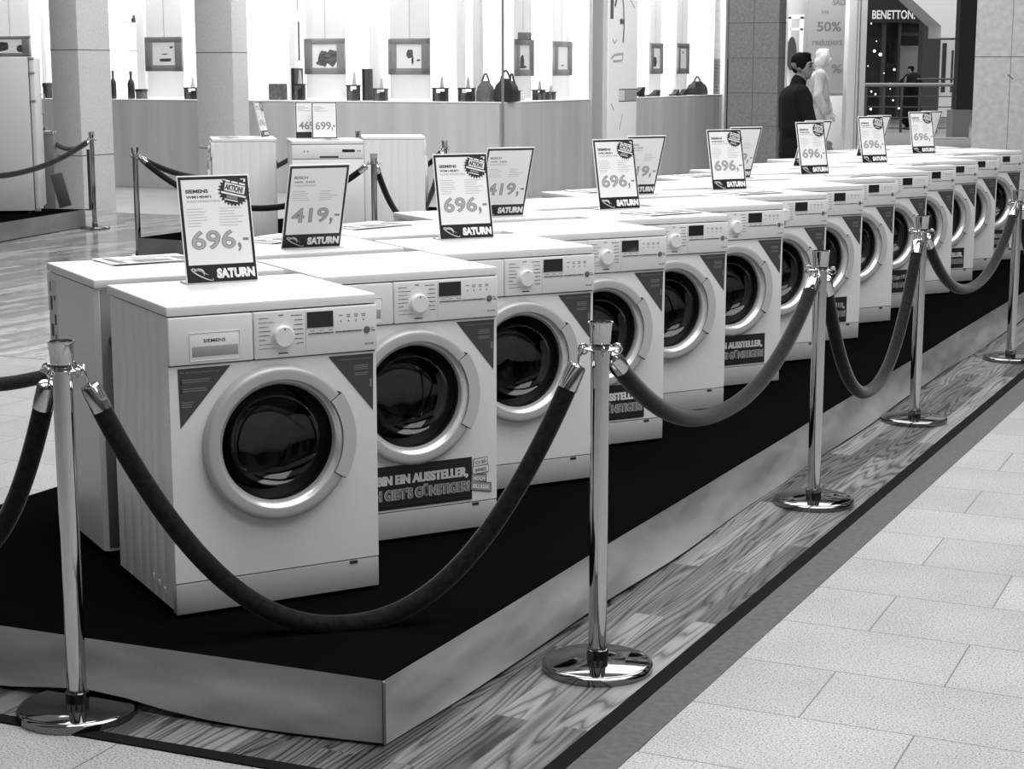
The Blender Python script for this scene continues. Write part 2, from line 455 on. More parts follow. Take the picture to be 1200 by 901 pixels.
def torn_tag(s):
    b = MB()
    for x0, x1, z0, z1, dz, v in ((.214, .262, .214, .236, .004, .8), (.211, .266, .190, .212, .003, .8), (.206, .258, .166, .189, -.006, .3), (.204, .276, .140, .167, -.014, .3)):
        b.quad([(x0 - .0015, -.0027, z0 - .002), (x1 + .0015, -.0027, z0 + dz - .002), (x1 + .0015, -.0027, z1 + dz + .002), (x0 - .0015, -.0027, z1 + .002)], blackp)
        b.quad([(x0, -.0030, z0), (x1, -.0030, z0 + dz), (x1, -.0030, z1 + dz), (x0, -.0030, z1)], mat('tag_%d' % int(v * 10), v, .5))
    for st, x0, x1, z0, z1, r, v in (('ICH BIN', .219, .258, .220, .233, .08, printm), ('IMMER', .218, .260, .196, .208, .05, printm), ('NOCH', .212, .253, .168, .180, -.1, whitep), ('BILLIGER', .209, .270, .139, .153, -.19, whitep)):
        b.text(st, x0, x1, z0, z1, -.0034, v, .03, rot=r)
    b.build('torn_tag', s)
torn_tag(s2)
# three drain-cover clips low on the near side of the first machine
b = MB()
for y, z in ((.10, .060), (.15, .068), (.20, .074)): b.box(-.2995, -.2965, y - .006, y + .006, z - .012, z + .006, whitep, .001)
b.build('side_clips', proto)

# rear row: the same cabinets turned round, their backs to the front row
rear0 = None
_c = cabinet_mesh(False).build('cabinet'); plaincab = _c.data; bpy.data.objects.remove(_c)
for k in range(14):
    lab = ['white washing machine of the rear row at the left end, printed label on its side'] + ['washing machine of the rear row, back to back with the %s front machine' % ORD[j] for j in range(1, 14)]
    o = dup(proto, mpos(k, 0, 1.235), YAW + PI, lab[k], GB, skip=('information_sticker', 'brand_lettering', 'drain_hose', 'side_clips'))
    if k == 0: rear0 = o
    for c in o.children:
        if c.name.startswith('cabinet'): c.data = plaincab
b = MB()     # shipping label printed on the rear machine's side (local x mirrored: its left as we see it is +x)
b.box(.2968, .2976, .012, .10, .30, .80, mat('label_tint', .62, .5))
for y0, y1, z0, z1 in ((.02, .045, .70, .745), (.02, .05, .615, .655), (.018, .03, .50, .56), (.04, .055, .51, .55), (.065, .082, .735, .75), (.065, .085, .655, .69), (.066, .078, .60, .625), (.02, .06, .42, .43), (.066, .072, .44, .46), (.02, .05, .44, .45), (.02, .03, .76, .79)):
    b.box(.2974, .2980, y0, y1, z0, z1, printd)
b.build('side_label', rear0)
b = MB(); b.lathe([(.026, .551), (.026, .60), (.018, .612), (0, .612)], rubber, (.236, 0, .665), 'y', 20); b.tube([(.236, .60, .66), (.238, .606, .60), (.240, .602, .45), (.238, .606, .30), (.226, .610, .20), (.236, .606, .10), (.250, .600, .16), (.240, .598, .24)], .012, rubber, 10); b.build('supply_hose', rear0)

# ------------------------------------------------------------------ price signs
def planet(b, x0, x1, z0, z1, y, m, side):
    cx, cz = (x0 + x1) / 2, (z0 + z1) / 2; W = (x1 - x0) / 2; H = (z1 - z0) / 2
    sg = 1 if side < 0 else -1
    def strip(fr, fw, n=22):
        vs = []
        for k in range(n + 1):
            t = k / n; px, pz = fr(t); qx, qz = fr(min(t + .01, 1.001)); dx, dz = qx - px, qz - pz; L = math.hypot(dx, dz) or 1; w = fw(t)
            vs += [(sg * (px - dz / L * w), y, pz + dx / L * w), (sg * (px + dz / L * w), y, pz - dx / L * w)]
        b.add(vs, [[2 * k, 2 * k + 1, 2 * k + 3, 2 * k + 2] for k in range(n)], m)
    def ell(t):
        a = R(60) + t * R(330); X, Z = W * math.cos(a), H * .42 * math.sin(a); r = R(-28)
        return cx + X * math.cos(r) - Z * math.sin(r), cz + X * math.sin(r) + Z * math.cos(r)
    strip(ell, lambda t: .0014 * math.sin(PI * min(max(t, .02), .98)) + .0004)
    def cres(t):
        a = R(150) - t * R(170); return cx - W * .25 + W * .5 * math.cos(a) - W * .1, cz + H * .05 + H * .8 * math.sin(a)
    strip(cres, lambda t: .0042 * math.sin(PI * min(max(t, .02), .98)))
SW, SH = .218, .315
def make_sign(label, kind, price, brand, model, sort, tilt, band=True, seal=False):
    """board in its own x-z plane, printed on the -y side, then leaned by 'tilt'"""
    t = thing('price_sign', label, 'price sign')
    M = Matrix.Rotation(-tilt, 4, 'X')
    W = SW / 2
    b = MB(); b.box(-W, W, -.002, .002, .003, SH, whitep, .0008)
    b.box(-W + .003, W - .003, -.0026, -.0015, .004, SH - .004, blackp)
    b.box(-W + .011, W - .011, -.0030, -.0020, .055 if band else .012, SH - .013, paper)
    b.xf(M).build('board', t)
    y = -.0033
    b = MB(); H = SH
    b.text(brand, -W + .022, -W + .022 + .0125 * len(brand) * .78, H - .052, H - .041, y, printd if kind == 'f' else pricem, .04)
    b.text(model, -W + .022, -W + .022 + .0095 * len(model), H - .067, H - .059, y, printd if kind == 'f' else pricem, .03)
    b.text(sort, -W + .022, -W + .022 + .0078 * len(sort), H - .079, H - .0725, y, pricem, .0)
    rr = random.Random(3)
    for c0 in (-W + .024, .012):
        for r in range(7 if kind == 'f' else 5):
            z = H - .098 - r * .0082; w = rr.uniform(.035, .07)
            b.box(c0 - .003, c0 - .0015, y, y + .0004, z - .001, z + .001, printm); b.box(c0, c0 + w, y, y + .0004, z - .0008, z + .0008, mat('fine_print', .40, .5))
    b.xf(M).build('fine_print', t); b = MB()
    b.text(price, -W + .026, W - .058, H - .217, H - .160, y, pricem, .03)
    b.text(price, -W + .0285, W - .0605, H - .2145, H - .1625, y - .0004, mat('price_light', .40, .5), -.004)
    b.text(',', W - .053, W - .042, H - .226, H - .199, y, pricem, .03); b.box(W - .036, W - .018, y, y + .0004, H - .194, H - .186, pricem)
    
    b.xf(M).build('price_figure', t)
    if band:
        b = MB(); b.text('SATURN', -.016, W - .009, .014, .043, -.0031, whitep, .07); planet(b, -W + .014, -.024, .010, .044, -.0031, mat('logo_grey', .6, .5), -1)
        b.xf(M).build('band_lettering', t)
    if seal:
        b = MB(); cx, cz, r1, r0 = W - .049, H - .049, .050, .041; n = 26; P = []
        for k in range(2 * n):
            a = PI * k / n; r = r1 if k % 2 else r0; P.append((cx + r * math.cos(a), cz + r * .93 * math.sin(a)))
        b.add([(cx, -.0036, cz)] + [(x, -.0036, z) for x, z in P], [[0, 1 + k, 1 + (k + 1) % (2 * n)] for k in range(2 * n)], mat('seal_dark', .02, .5))
        c, q = math.cos(R(-14)), math.sin(R(-14))
        def rect(x0, x1, z0, z1, m, yy):
            b.quad([(cx + x * c - z * q, yy, cz + x * q + z * c) for x, z in ((x0, z0), (x1, z0), (x1, z1), (x0, z1))], m)
        rect(-.030, .032, -.004, .020, whitep, -.0039); rect(-.038, .038, -.0135, -.008, whitep, -.0039); rect(-.025, .016, -.030, -.027, whitep, -.0039); rect(-.020, .014, -.024, -.016, pricem, -.0039)
        for x0, x1 in ((-.030, -.016), (-.012, .008), (.012, .030)): rect(x0, x1, .0225, .028, whitep, -.0039)
        b.text('AKTION!', cx - .027, cx + .028, cz - .001, cz + .017, -.0042, printd, .05, rot=R(-14))
        b.xf(M).build('action_seal', t)
    b = MB()
    b.box(-W + .004, W - .004, -.004 if tilt > 0 else -.055, .075 if tilt > 0 else .012, 0, .004, mat('acrylic', .55, .15), .0008)
    b.build('foot', t)
    return t
TILT = R(12)
GS, GS2 = '696 price signs on the front row', '419 price signs on the rear row'
fl = ['696 price sign standing on the nearest washing machine', '696 price sign with the starburst, second from the left in the front row', '696 price sign third from the left, in front of a half hidden 419 sign',
      '696 price sign fourth from the left, before the dark stone pillar', '696 price sign fifth from the left, in front of the man in black',
      '696 price sign sixth from the left, below the dark fashion shop', '696 price sign farthest right on the front row']
sp = make_sign(fl[0], 'f', '696', 'SIEMENS', 'WM14E4F1', 'WASCHMASCHINE', TILT, True, True)
SX = [0.010, .02, .05, .025, .07, .02, .01]
for i in range(7):
    o = sp if i == 0 else dup(sp, (0, 0, 0), YAW, fl[i])
    o.location = mpos(2 * i, SX[i], [.432, .43, .47, .455, .455, .47, .47][i], .85); o.rotation_euler.z = YAW + [0, -.05, .02, 0, .04, .0, -.05][i]; o['group'] = GS
bl = ['419 price sign wholly visible between the first two 696 signs', '419 price sign half behind the second 696 sign', '419 price sign showing only its last figure behind the third 696 sign',
      'white sign edge behind the fourth 696 sign', 'white sign edge behind the fifth 696 sign by the walking man', 'white sign edge behind the sixth 696 sign', 'white sign edge behind the farthest 696 sign']
sb = make_sign(bl[0], 'b', '419', 'BOSCH', 'WFL 2450', 'WASCHMASCH', -R(21), True, False)
for i in range(7):
    o = sb if i == 0 else dup(sb, (0, 0, 0), YAW, bl[i])
    o.location = mpos(2 * i + 1, [.01, .01, .01, .04, .01, .02, .02][i], .83, .85); o.rotation_euler.z = YAW - [.05, .06, .05, .03, .02, .02, .02][i]; o['group'] = GS2

# ------------------------------------------------------------------ leaflets lying on the lids
def make_leaflet(label, w=.21, d=.297, n=3, fan=.05, dark=False):
    t = thing('leaflet', label, 'leaflet')
    for i in range(n):
        b = MB(); M = Matrix.Translation((0, 0, .0004 + .0016 * i)) @ Matrix.Rotation(fan * (i - 1), 4, 'Z')
        nx = 6; vs = []
        for k in range(nx + 1):
            x = -w / 2 + w * k / nx; z = .0005 * (i + .4) * (abs(2 * k / nx - 1) ** 2)
            vs += [(x, -d / 2, z), (x, d / 2, z), (x, -d / 2, z + .0012), (x, d / 2, z + .0012)]
        fs = []
        for k in range(nx):
            a, c = 4 * k, 4 * k + 4; fs += [[a, a + 1, c + 1, c], [a + 2, c + 2, c + 3, a + 3], [a, c, c + 2, a + 2], [a + 1, a + 3, c + 3, c + 1]]
        b.add(vs, fs, paper, True)
        if i == n - 1:
            for k, (x0, x1, y0, y1) in enumerate(((-.4, .1, -.45, -.3), (.15, .42, -.4, .1), (-.4, -.1, -.2, .2), (-.05, .1, -.1, .3), (-.4, .4, .33, .42))):
                b.box(x0 * w, x1 * w, y0 * d, y1 * d, .0008, .0027, mat('leaflet_print_%d' % (k % 2), (.16, .45)[k % 2], .5))
        b.xf(M).build('sheet', t)
    return t
lf = [(1, .02, 1.17, .5, 'fanned leaflets beside the first 419 sign on the rear row'),
      (2, -.08, 1.10, .3, 'leaflets right of the first 419 sign'),
      (0, .0, 1.13, .05, 'flat leaflet strip on the left rear machine'),
      (4, .09, .20, .15, 'leaflets on the fifth front machine, right of the third 696 sign'),
      (5, -.02, 1.12, .1, 'leaflets on the rear row left of the third 696 sign'),
      (6, -.05, .20, .1, 'leaflets on the seventh front machine, below the fourth 696 sign'),
      (8, .18, .24, .2, 'leaflets on the ninth front machine, below the fifth 696 sign'),
      (10, .13, .20, .1, 'leaflets on the eleventh front machine, below the sixth 696 sign'),
      (12, .10, .22, .1, 'leaflets on the thirteenth front machine, by the farthest sign'),
      (7, .0, 1.10, .1, 'leaflets on the rear row before the dark stone pillar'),
      (12, .0, 1.1, .2, 'leaflets on the rear row, between the two farthest 696 signs')]
l0 = make_leaflet('leaflet')
for i, (k, x, y, rz, lab) in enumerate(lf):
    o = l0 if i == 0 else dup(l0, (0, 0, 0), 0, lab)
    o['label'] = lab; o['group'] = 'leaflets on the machines'; o.location = mpos(k, x, y, .85); o.rotation_euler.z = YAW + rz + PI / 2

# ------------------------------------------------------------------ rope barrier
PHT = .97
def make_post(label):
    t = thing('rope_stanchion', label, 'rope post')
    b = MB(); b.lathe([(.152, 0), (.153, .004), (.153, .020), (.149, .025), (.140, .0275), (.06, .032), (.030, .034), (.030, .060), (.0255, .062)], chromeb, n=72, caps=True); b.build('base', t)
    b = MB(); b.lathe([(.025, .034), (.025, .91)], chrome, n=40); b.build('pole', t)
    b = MB()
    b.lathe([(.0255, .892), (.030, .8945), (.046, .8945), (.053, .8975), (.053, .9005), (.046, .9035), (.030, .9035), (.0255, .906)], chrome, n=40, caps=False)
    for k in range(4):
        a = PI / 4 + k * PI / 2; b.tube([(.046 * math.cos(a) + .013 * math.cos(q) * math.cos(a), .046 * math.sin(a) + .013 * math.cos(q) * math.sin(a), .897 + .013 * math.sin(q)) for q in [2 * PI * j / 14 for j in range(15)]], .003, chrome, 8)
    b.build('ring_plate', t)
    b = MB(); b.lathe([(.026, .905), (.0275, .912), (.0285, .922), (.0315, .962), (.0335, .966), (.0335, .970), (.029, .9705), (.0285, .966), (0, .966)], chrome, n=40); b.build('cap', t)
    return t
P = {'a': (-1.117, 4.26), 'b': (.236, 4.598), 'c': (1.152, 6.472), 'd': (1.897, 8.054), 'e': (2.851, 9.83), 'f': (3.74, 11.7), 'z': (-2.25, 5.25), 'y': (-1.23, 7.26)}
pl = {'a': 'chrome rope post nearest the camera, at the left front of the platform', 'b': 'chrome rope post in the middle, right of the platform corner', 'c': 'chrome rope post third from the left along the aisle',
      'd': 'chrome rope post fourth from the left along the aisle', 'e': 'chrome rope post at the right edge of the picture', 'f': 'chrome rope post farthest along the aisle, past the picture edge',
      'z': 'chrome rope post at the left rear corner of the platform', 'y': 'chrome rope post hidden behind the rear row'}
p0 = None
for k in 'abcdefzy':
    if p0 is None: p0 = make_post(pl[k]); o = p0
    else: o = dup(p0, (0, 0, 0), 0, pl[k])
    o.location = (P[k][0], P[k][1], 0); o.rotation_euler.z = {'a': .4, 'b': .9}.get(k, .3); o['group'] = 'rope posts round the main platform'
def make_rope(label, A, Bp, sag, pw=2.2, r=.026, group='ropes round the main platform', zr=.884, off=.052, dirs=None, n=64):
    A = Vector((A[0], A[1], 0)); Bp = Vector((Bp[0], Bp[1], 0)); d = (Bp - A).normalized()
    a = A + (Vector(dirs[0]) if dirs and dirs[0] else d) * off; e = Bp - (Vector(dirs[1]) if dirs and dirs[1] else d) * off
    pts = []
    for k in range(n + 1):
        # crowd samples towards the ends where the rope is steep
        s = .5 - .5 * math.cos(PI * k / n); q = a.lerp(e, s)
        z = zr - sag * (1 - abs(2 * s - 1) ** pw); pts.append(Vector((q.x, q.y, z)))
    L = [0]
    for i in range(n): L.append(L[-1] + (pts[i + 1] - pts[i]).length)
    def at(l):
        for i in range(n):
            if L[i + 1] >= l: f = (l - L[i]) / (L[i + 1] - L[i] + 1e-9); return pts[i].lerp(pts[i + 1], f)
        return pts[-1]
    tot = L[-1]
    mid = (a + e) / 2
    t = thing('velvet_rope', label, 'rope', (mid.x, mid.y, 0), 0, group); O = Vector((mid.x, mid.y, 0))
    b = MB(); b.tube([at(.055 + (tot - .11) * k / 70) - O for k in range(71)], r, velvet, 18); b.build('rope', t)
    for sgn in (0, 1):
        f = (lambda l: at(l)) if sgn == 0 else (lambda l: at(tot - l))
        ax = (f(.09) - f(.02)).normalized(); p1 = f(.025)
        b = MB(); b.tube([p1 - O, p1 + ax * .005 - O, p1 + ax * .012 - O, p1 + ax * .075 - O], [.008, r * .85, r * 1.02, r * 1.05], chrome, 24); b.build('end_sleeve', t)
        # hook from the sleeve up into the ring plate
        h0 = p1; top = f(0.) + Vector((0, 0, .016))
        side = ax.cross(Vector((0, 0, 1))).normalized()
        b = MB(); m = (h0 + top) / 2
        b.tube([h0 + ax * .006 - O, h0 - O, m + side * .007 - O, top + side * .003 - O, top + Vector((0, 0, .006)) - side * .004 - O, top - side * .010 - Vector((0, 0, .004)) - O, m - side * .009 - O], .0032, chrome, 10); b.build('hook', t)
    return t
make_rope('dark rope nearest the camera, sagging low in front of the first machine', P['a'], P['b'], .70, 2.2)
make_rope('rope from the second to the third post, sagging over the black carpet', P['b'], P['c'], .335, 2.2)
make_rope('rope hanging deepest on the right, between the third and fourth posts', P['c'], P['d'], .585, 2.3)
make_rope('rope between the fourth post and the right edge post', P['d'], P['e'], .355, 2.2)
make_rope('rope leaving the right edge post out of the picture', P['e'], P['f'], .45, 2.2)
make_rope('dark rope falling from the nearest post to the left edge', P['a'], P['z'], .60, 3.)
make_rope('dark rope behind the platform at the left edge', P['z'], P['y'], .36, 2.2)

# ------------------------------------------------------------------ display platforms
skirt = noisy('skirt_fabric', .33, .022, 2.1, .8, stretch=(1, 1, 2.2), detail=2.2, bump=.8)
skirtd = noisy('skirt_fabric_dark', .16, .03, 3, .8, detail=5)
def make_platform(label, corners, h, sm, cm, name='display_platform', wave=.004, lift=None, flare=0.):
    """corners counter-clockwise seen from above"""
    t = thing(name, label, 'platform')
    b = MB(); n = len(corners)
    b.prism([(x, y) for x, y in corners], 'z', h - .012, h, cm); b.build('carpet_top', t)
    b = MB(); rr = random.Random(5)
    for i in range(n):
        p, q = Vector((*corners[i], 0)), Vector((*corners[(i + 1) % n], 0)); d = q - p; L = d.length; d.normalize(); o = Vector((d.y, -d.x, 0))
        N = max(6, int(L / .12)); M_ = 5; vs = []
        ph = [rr.uniform(0, 6) for _ in range(4)]
        for k in range(N + 1):
            s = k / N * L
            for j in range(M_ + 1):
                zb = .005 + .008 * (.5 + .5 * math.sin(s * 1.7 + ph[3])) + (.036 * math.exp(-((s - lift) / .22) ** 2) if lift and i == n - 1 else 0); z = zb + (h - .008 - zb) * j / M_
                e = min(s, L - s); damp = min(1, e / .3)
                w = .004 + flare * (1 - j / M_) ** 2 * damp + damp * wave * (math.sin(s * 2.3 + ph[0] + j * .8) + .6 * math.sin(s * 5.1 + ph[1] - j * 1.3) + .5 * math.sin(s * 1.1 + ph[2] + j * .4)) * (1 - .75 * (j / M_) ** 2)
                v = p + d * s + o * w; vs.append((v.x, v.y, z + (.008 if j == M_ else 0)))
        m = M_ + 1
        b.add(vs, [[k * m + j, (k + 1) * m + j, (k + 1) * m + j + 1, k * m + j + 1] for k in range(N) for j in range(M_)], sm, True)
    b.build('fabric_skirt', t)
    return t
c0 = Vector((-.314, 4.033, 0)); le = Vector((math.cos(R(157.8)), math.sin(R(157.8)), 0)); rr_ = Vector((math.cos(R(63.68)), math.sin(R(63.68)), 0))
c1 = c0 + rr_ * 11.3; c3 = c0 + le * 2.06; c2 = c3 + rr_ * 11.3
main = make_platform('long low platform with black carpet and grey fabric skirt under the machines', [(c.x, c.y) for c in (c0, c1, c2, c3)], PH, skirt, carpet, wave=.0075, lift=1.23, flare=.03)
# the folded seam standing at the near corner, pins on the skirt
b = MB(); o = (le * -1 + rr_ * -1).normalized()
b.prism([(c0.x + o.x * .014 - .003, c0.y + o.y * .014), (c0.x + o.x * .014 + .003, c0.y + o.y * .014), (c0.x + .003, c0.y + .006), (c0.x - .003, c0.y + .006)], 'z', .012, PH - .002, skirtd)
b.build('corner_seam', main)
d2a = Vector((-3.24, 15.05, 0)); d2b = Vector((-1.40, 14.05, 0)); d2c = d2b + rr_ * 4.2; d2d = d2a + rr_ * 4.2
make_platform('low platform under the appliances standing behind the rear row', [(c.x, c.y) for c in (d2a, d2b, d2c, d2d)], .21, skirtd, carpet)
e0 = Vector((-4.52, 18.45, 0)); ed = Vector((math.cos(R(-104)), math.sin(R(-104)), 0)); ep = Vector((ed.y, -ed.x, 0))
e1 = e0 + ed * 4; e2 = e1 + ep * 3; e3 = e0 + ep * 3
make_platform('dark low platform under the tall fridge at the left edge', [(c.x, c.y) for c in (e0, e3, e2, e1)], .19, skirtd, carpet, wave=.003)

# ------------------------------------------------------------------ floor
def slab(name, poly, z, m, z0=-.02):
    b = MB(); b.prism(poly, 'z', z0, z, m); return struct(b.build(name))
tile = tile_mat()
slab('floor', [(-40, -12), (40, -12), (40, 95), (-40, 95)], 0, tile, -.2)
wood = wood_mat('plank_floor', .012, .27, .42, .2); woods = wood_mat('plank_floor_polished', .12, .55, .14)
def off(base, a, dist):   # point at distance along a plus sideways
    return base + a * dist
A0 = Vector((1.145, 6.066, 0)); sd = Vector((math.cos(R(63.76)), math.sin(R(63.76)), 0)); sn = Vector((sd.y, -sd.x, 0))
L0 = Vector((-.759, 4.019, 0)); ld = Vector((math.cos(R(157.5)), math.sin(R(157.5)), 0)); lnn = Vector((-ld.y, ld.x, 0)) * 1
def meet(p, d, q, e):
    det = d.x * -e.y + e.x * d.y; r = q - p; t = (r.x * -e.y + e.x * r.y) / det; return p + d * t
near = meet(A0, sd, L0, ld)
wl = near + ld * 2.35; wend = near + sd * 14
slab('floor_planks', [(near.x, near.y), (wend.x, wend.y), (wend.x - 1.6, wend.y + .8), (wl.x + 1.6 + .3, wl.y + 2.0), (wl.x, wl.y)], .0022, wood)
# dark edging strip round the planks
ns = near + sn * .0 ; w = .046
outc = meet(A0 + sn * w, sd, L0 - Vector((ld.y, -ld.x, 0)) * 0 + Vector((ld.y, -ld.x, 0)) * -w, ld)
lo = Vector((-ld.y, ld.x, 0)) * w
if lo.y > 0: lo = -lo
outc = meet(A0 + sn * w, sd, L0 + lo, ld)
ef = outc + sd * 14; el = outc + ld * 2.37
strip = mat('edge_strip', .012, .9, spec=.02)
slab('trim_1', [(near.x, near.y), (outc.x, outc.y), (ef.x, ef.y), (wend.x, wend.y)], .0042, strip)
slab('trim_2', [(near.x, near.y), (wl.x, wl.y), (el.x, el.y), (outc.x, outc.y)], .0042, strip)
# darker granite border on the aisle side
band = noisy('granite_border', .095, .015, 45, .7, spec=.2)
G0 = Vector((.2495, 3.898, 0)); gd = Vector((math.cos(R(63.64)), math.sin(R(63.64)), 0)); ga = meet(G0, gd, A0 + sn * w, sd)
g1 = G0 - gd * 2.0; g2 = G0 + gd * 14
h1 = outc; h2 = outc + sd * 14
slab('trim_3', [(h1.x, h1.y), (g1.x, g1.y), (G0.x, G0.y), (g2.x, g2.y), (h2.x, h2.y)], .0018, band)
# polished plank floor of the hall behind
q0 = Vector((-2.93, 9.95, 0)); qd = Vector((math.cos(R(-22.5)), math.sin(R(-22.5)), 0)); qn = Vector((math.cos(R(64)), math.sin(R(64)), 0))
qa, qb = q0 - qd * 12, q0 + qd * 3.2; qc, qe = qb + qn * 9.0, qa + qn * 9.0
slab('floor_planks_hall', [(qa.x, qa.y), (qb.x, qb.y), (qc.x, qc.y), (qe.x, qe.y)], .0022, woods)

# ------------------------------------------------------------------ stone pillars
stone = noisy('pillar_stone', .60, .06, 40, .6, detail=6)
stoned = noisy('pillar_stone_dark', .20, .04, 30, .6, detail=6)
stonel = noisy('pillar_stone_light', .52, .07, 14, .6, detail=7)
jointm = mat('stone_joint', .10, .8)
DA = Vector((math.cos(R(154.5)), math.sin(R(154.5)), 0)); DB = Vector((math.cos(R(64.5)), math.sin(R(64.5)), 0))
def pillar(name, cx, cy, wa, wb, h, m, joints, vj=None):
    """near corner at (cx,cy); runs wa to the left-back, wb to the right-back"""
    rz = R(64.5) - PI / 2
    b = MB(); b.box(-wa, 0, 0, wb, 0, h, m, .004)
    for z in joints: b.box(-wa - .001, .001, -.001, wb + .001, z - .005, z + .005, jointm)
    for s in (vj or ()): b.box(-wa * s - .004, -wa * s + .004, -.0012, .01, 0, h, jointm)
    return struct(b.build(name, None, (cx, cy, 0), rz))
pillar('wall_pillar_left', -4.985, 20.35, .40, .58, 4.6, stone, (.66, 1.87, 3.1))
pillar('wall_pillar_middle', -3.52, 22.3, .56, .34, 4.6, stone, (.66, 1.86, 3.1))
pillar('wall_pillar_dark', 3.30, 21.95, .645, .30, 4.6, stoned, (.36, .95, 1.36, 1.79, 2.22, 2.65, 3.1), (.5,))
pillar('wall_pillar_right', 5.27, 19.6, .001, 1.6, 4.6, stonel, (.6, 1.79, 3.0))
b = MB(); b.box(0, 2.6, 0, 1.5, 0, 4.6, stonel, .003); b.box(-.001, 2.6, -.001, .01, 1.785, 1.793, jointm); b.box(.395, .40, -.0012, .01, 0, 4.6, jointm)
b.box(-.001, 2.6, -.001, .01, .595, .603, jointm)
for i in range(5): b.box(.37 + .012 * i, .385 + .012 * i, -.0013, .01, 1.575 - .01 * i, 1.592 - .011 * i, jointm)
struct(b.build('wall_stone_right', None, (5.28, 20.2, 0), R(-16)))
bpy.data.objects.remove(bpy.data.objects['wall_pillar_right'])

# ------------------------------------------------------------------ bright shop behind: front A (towards us) and side B (along the row)
K = Vector((-.12, 22.4, 0)); SILL = 1.24; CP = .984
def sA(px): g = (px - 600) / 2039.7 * CP; return (-.12 - g * 22.4) / (.9026 + g * .4305)
def sB(px): g = (px - 600) / 2039.7 * CP; return (g * 22.4 + .12) / (.4305 - g * .9026)
def wA(s, o=0, z=0): p = K + DA * s + DB * o; return Vector((p.x, p.y, z))       # o: into the shop
def wB(s, o=0, z=0): p = K + DB * s + DA * o; return Vector((p.x, p.y, z))
def zpx(py, D): return EYE + (84 - py) / 2039.7 * D
RA, RB = R(154.5) + PI, R(64.5)              # local x to the right as seen from outside, y into the shop
low = noisy('frosted_panel', .62, .07, 1.1, .16, stretch=(3, 3, .15), detail=3)
whitewall = mat('shop_white', .85, .5)
luminous = mat('luminous_wall', .9, .5, emit=.78)  # emission added to the wall for the brightness of the shop interior
def translucent(name, v):
    m = bpy.data.materials.new(name); m.use_nodes = True; t = m.node_tree; t.nodes.clear()
    o = t.nodes.new('ShaderNodeOutputMaterial'); a = t.nodes.new('ShaderNodeBsdfDiffuse'); c = t.nodes.new('ShaderNodeBsdfTranslucent'); x = t.nodes.new('ShaderNodeMixShader')
    a.inputs[0].default_value = (v, v, v, 1); c.inputs[0].default_value = (v, v, v, 1); x.inputs[0].default_value = .6
    t.links.new(a.outputs[0], x.inputs[1]); t.links.new(c.outputs[0], x.inputs[2]); t.links.new(x.outputs[0], o.inputs[0]); MATS[name] = m; return m
hang = translucent('hanging_panel', .88)
mull = mat('mullion_metal', .42, .35, .6)
LA, LB = 11., 8.75
def wallbox(name, org, rz, x0, x1, y0, y1, z0, z1, m): b = MB(); b.box(x0, x1, y0, y1, z0, z1, m); return struct(b.build(name, None, org, rz))
wallbox('wall_shop_front', K, RA, -LA, 0, 0, .05, 0, SILL - .01, low)
wallbox('wall_shop_side', K, RB, 0, LB, 0, .05, 0, SILL - .01, low)
b = MB(); b.box(-LA, -.01, .0, .62, SILL - .03, SILL, whitewall, .004); struct(b.build('trim_4', None, K, RA))
b = MB(); b.box(.62, LB, .0, .62, SILL - .03, SILL, whitewall, .004); struct(b.build('trim_5', None, K, RB))
wallbox('window_1', K, RA, -LA, -.012, .012, .022, SILL, 4.2, shopglass)
wallbox('window_2', K, RB, .012, LB, .012, .022, SILL, 4.2, shopglass)
wallbox('trim_6', K, RA, -.012, .008, -.008, .030, 0, 4.4, mull)
wallbox('wall_shop_header', K, RA, -LA, 0, 0, .06, 4.2, 4.7, whitewall)
wallbox('wall_shop_header_side', K, RB, 0, LB, 0, .06, 4.2, 4.7, whitewall)
wallbox('wall_shop_back', wA(0, .95), RA, -LA, -.95, 0, .05, .6, 4.2, luminous)
wallbox('wall_shop_back_side', wB(0, .95), RB, .95, LB, 0, .05, .6, 4.2, luminous)
wallbox('wall_shop_end', wB(LB, 0), RA, -1.0, 0, 0, .05, 0, 4.2, whitewall)
b = MB(); b.prism([tuple(wA(LA)[:2]), tuple(K[:2]), tuple(wB(LB)[:2]), tuple((wB(LB) + DA * LA)[:2])], 'z', 4.2, 4.25, whitewall); struct(b.build('ceiling_shop'))
# white shelf uprights standing between backlit wall and glass
ng = 'white uprights inside the bright shop window'
for i, px in enumerate((18, 43, 137, 222, 318, 398, 415, 430, 516, 520, 553)):
    pass
def upright(nm, lab, s0, s1, side, o0, o1, m, z1=4.19, z0=SILL):
    org, rz = (K, RA) if side == 'A' else (K, RB)
    b = MB(); x0, x1 = (-s0, -s1) if side == 'A' else (s0, s1)
    b.box(min(x0, x1), max(x0, x1), o0, o1, z0, z1, m, .003); o = b.build(nm, None, org, rz); return o
wup = translucent('upright_white', .92)
for i, (a, c) in enumerate(((22, 27), (135, 144), (219, 223), (315, 322), (410, 420), (514, 521))):
    tag(upright('shelf_upright', '', sA(a), sA(c), 'A', .50, .60, wup), 'narrow white shelf upright in the left shop window, %s from the left' % ORD[i], 'shelf upright', ng)
for i, (a, c) in enumerate(((603, 607), (652, 655), (768, 771), (802, 805))):
    tag(upright('shelf_upright', '', sB(a), sB(c), 'B', .50, .60, wup), 'narrow white shelf upright in the right shop window, %s from the left' % ORD[i], 'shelf upright', ng)
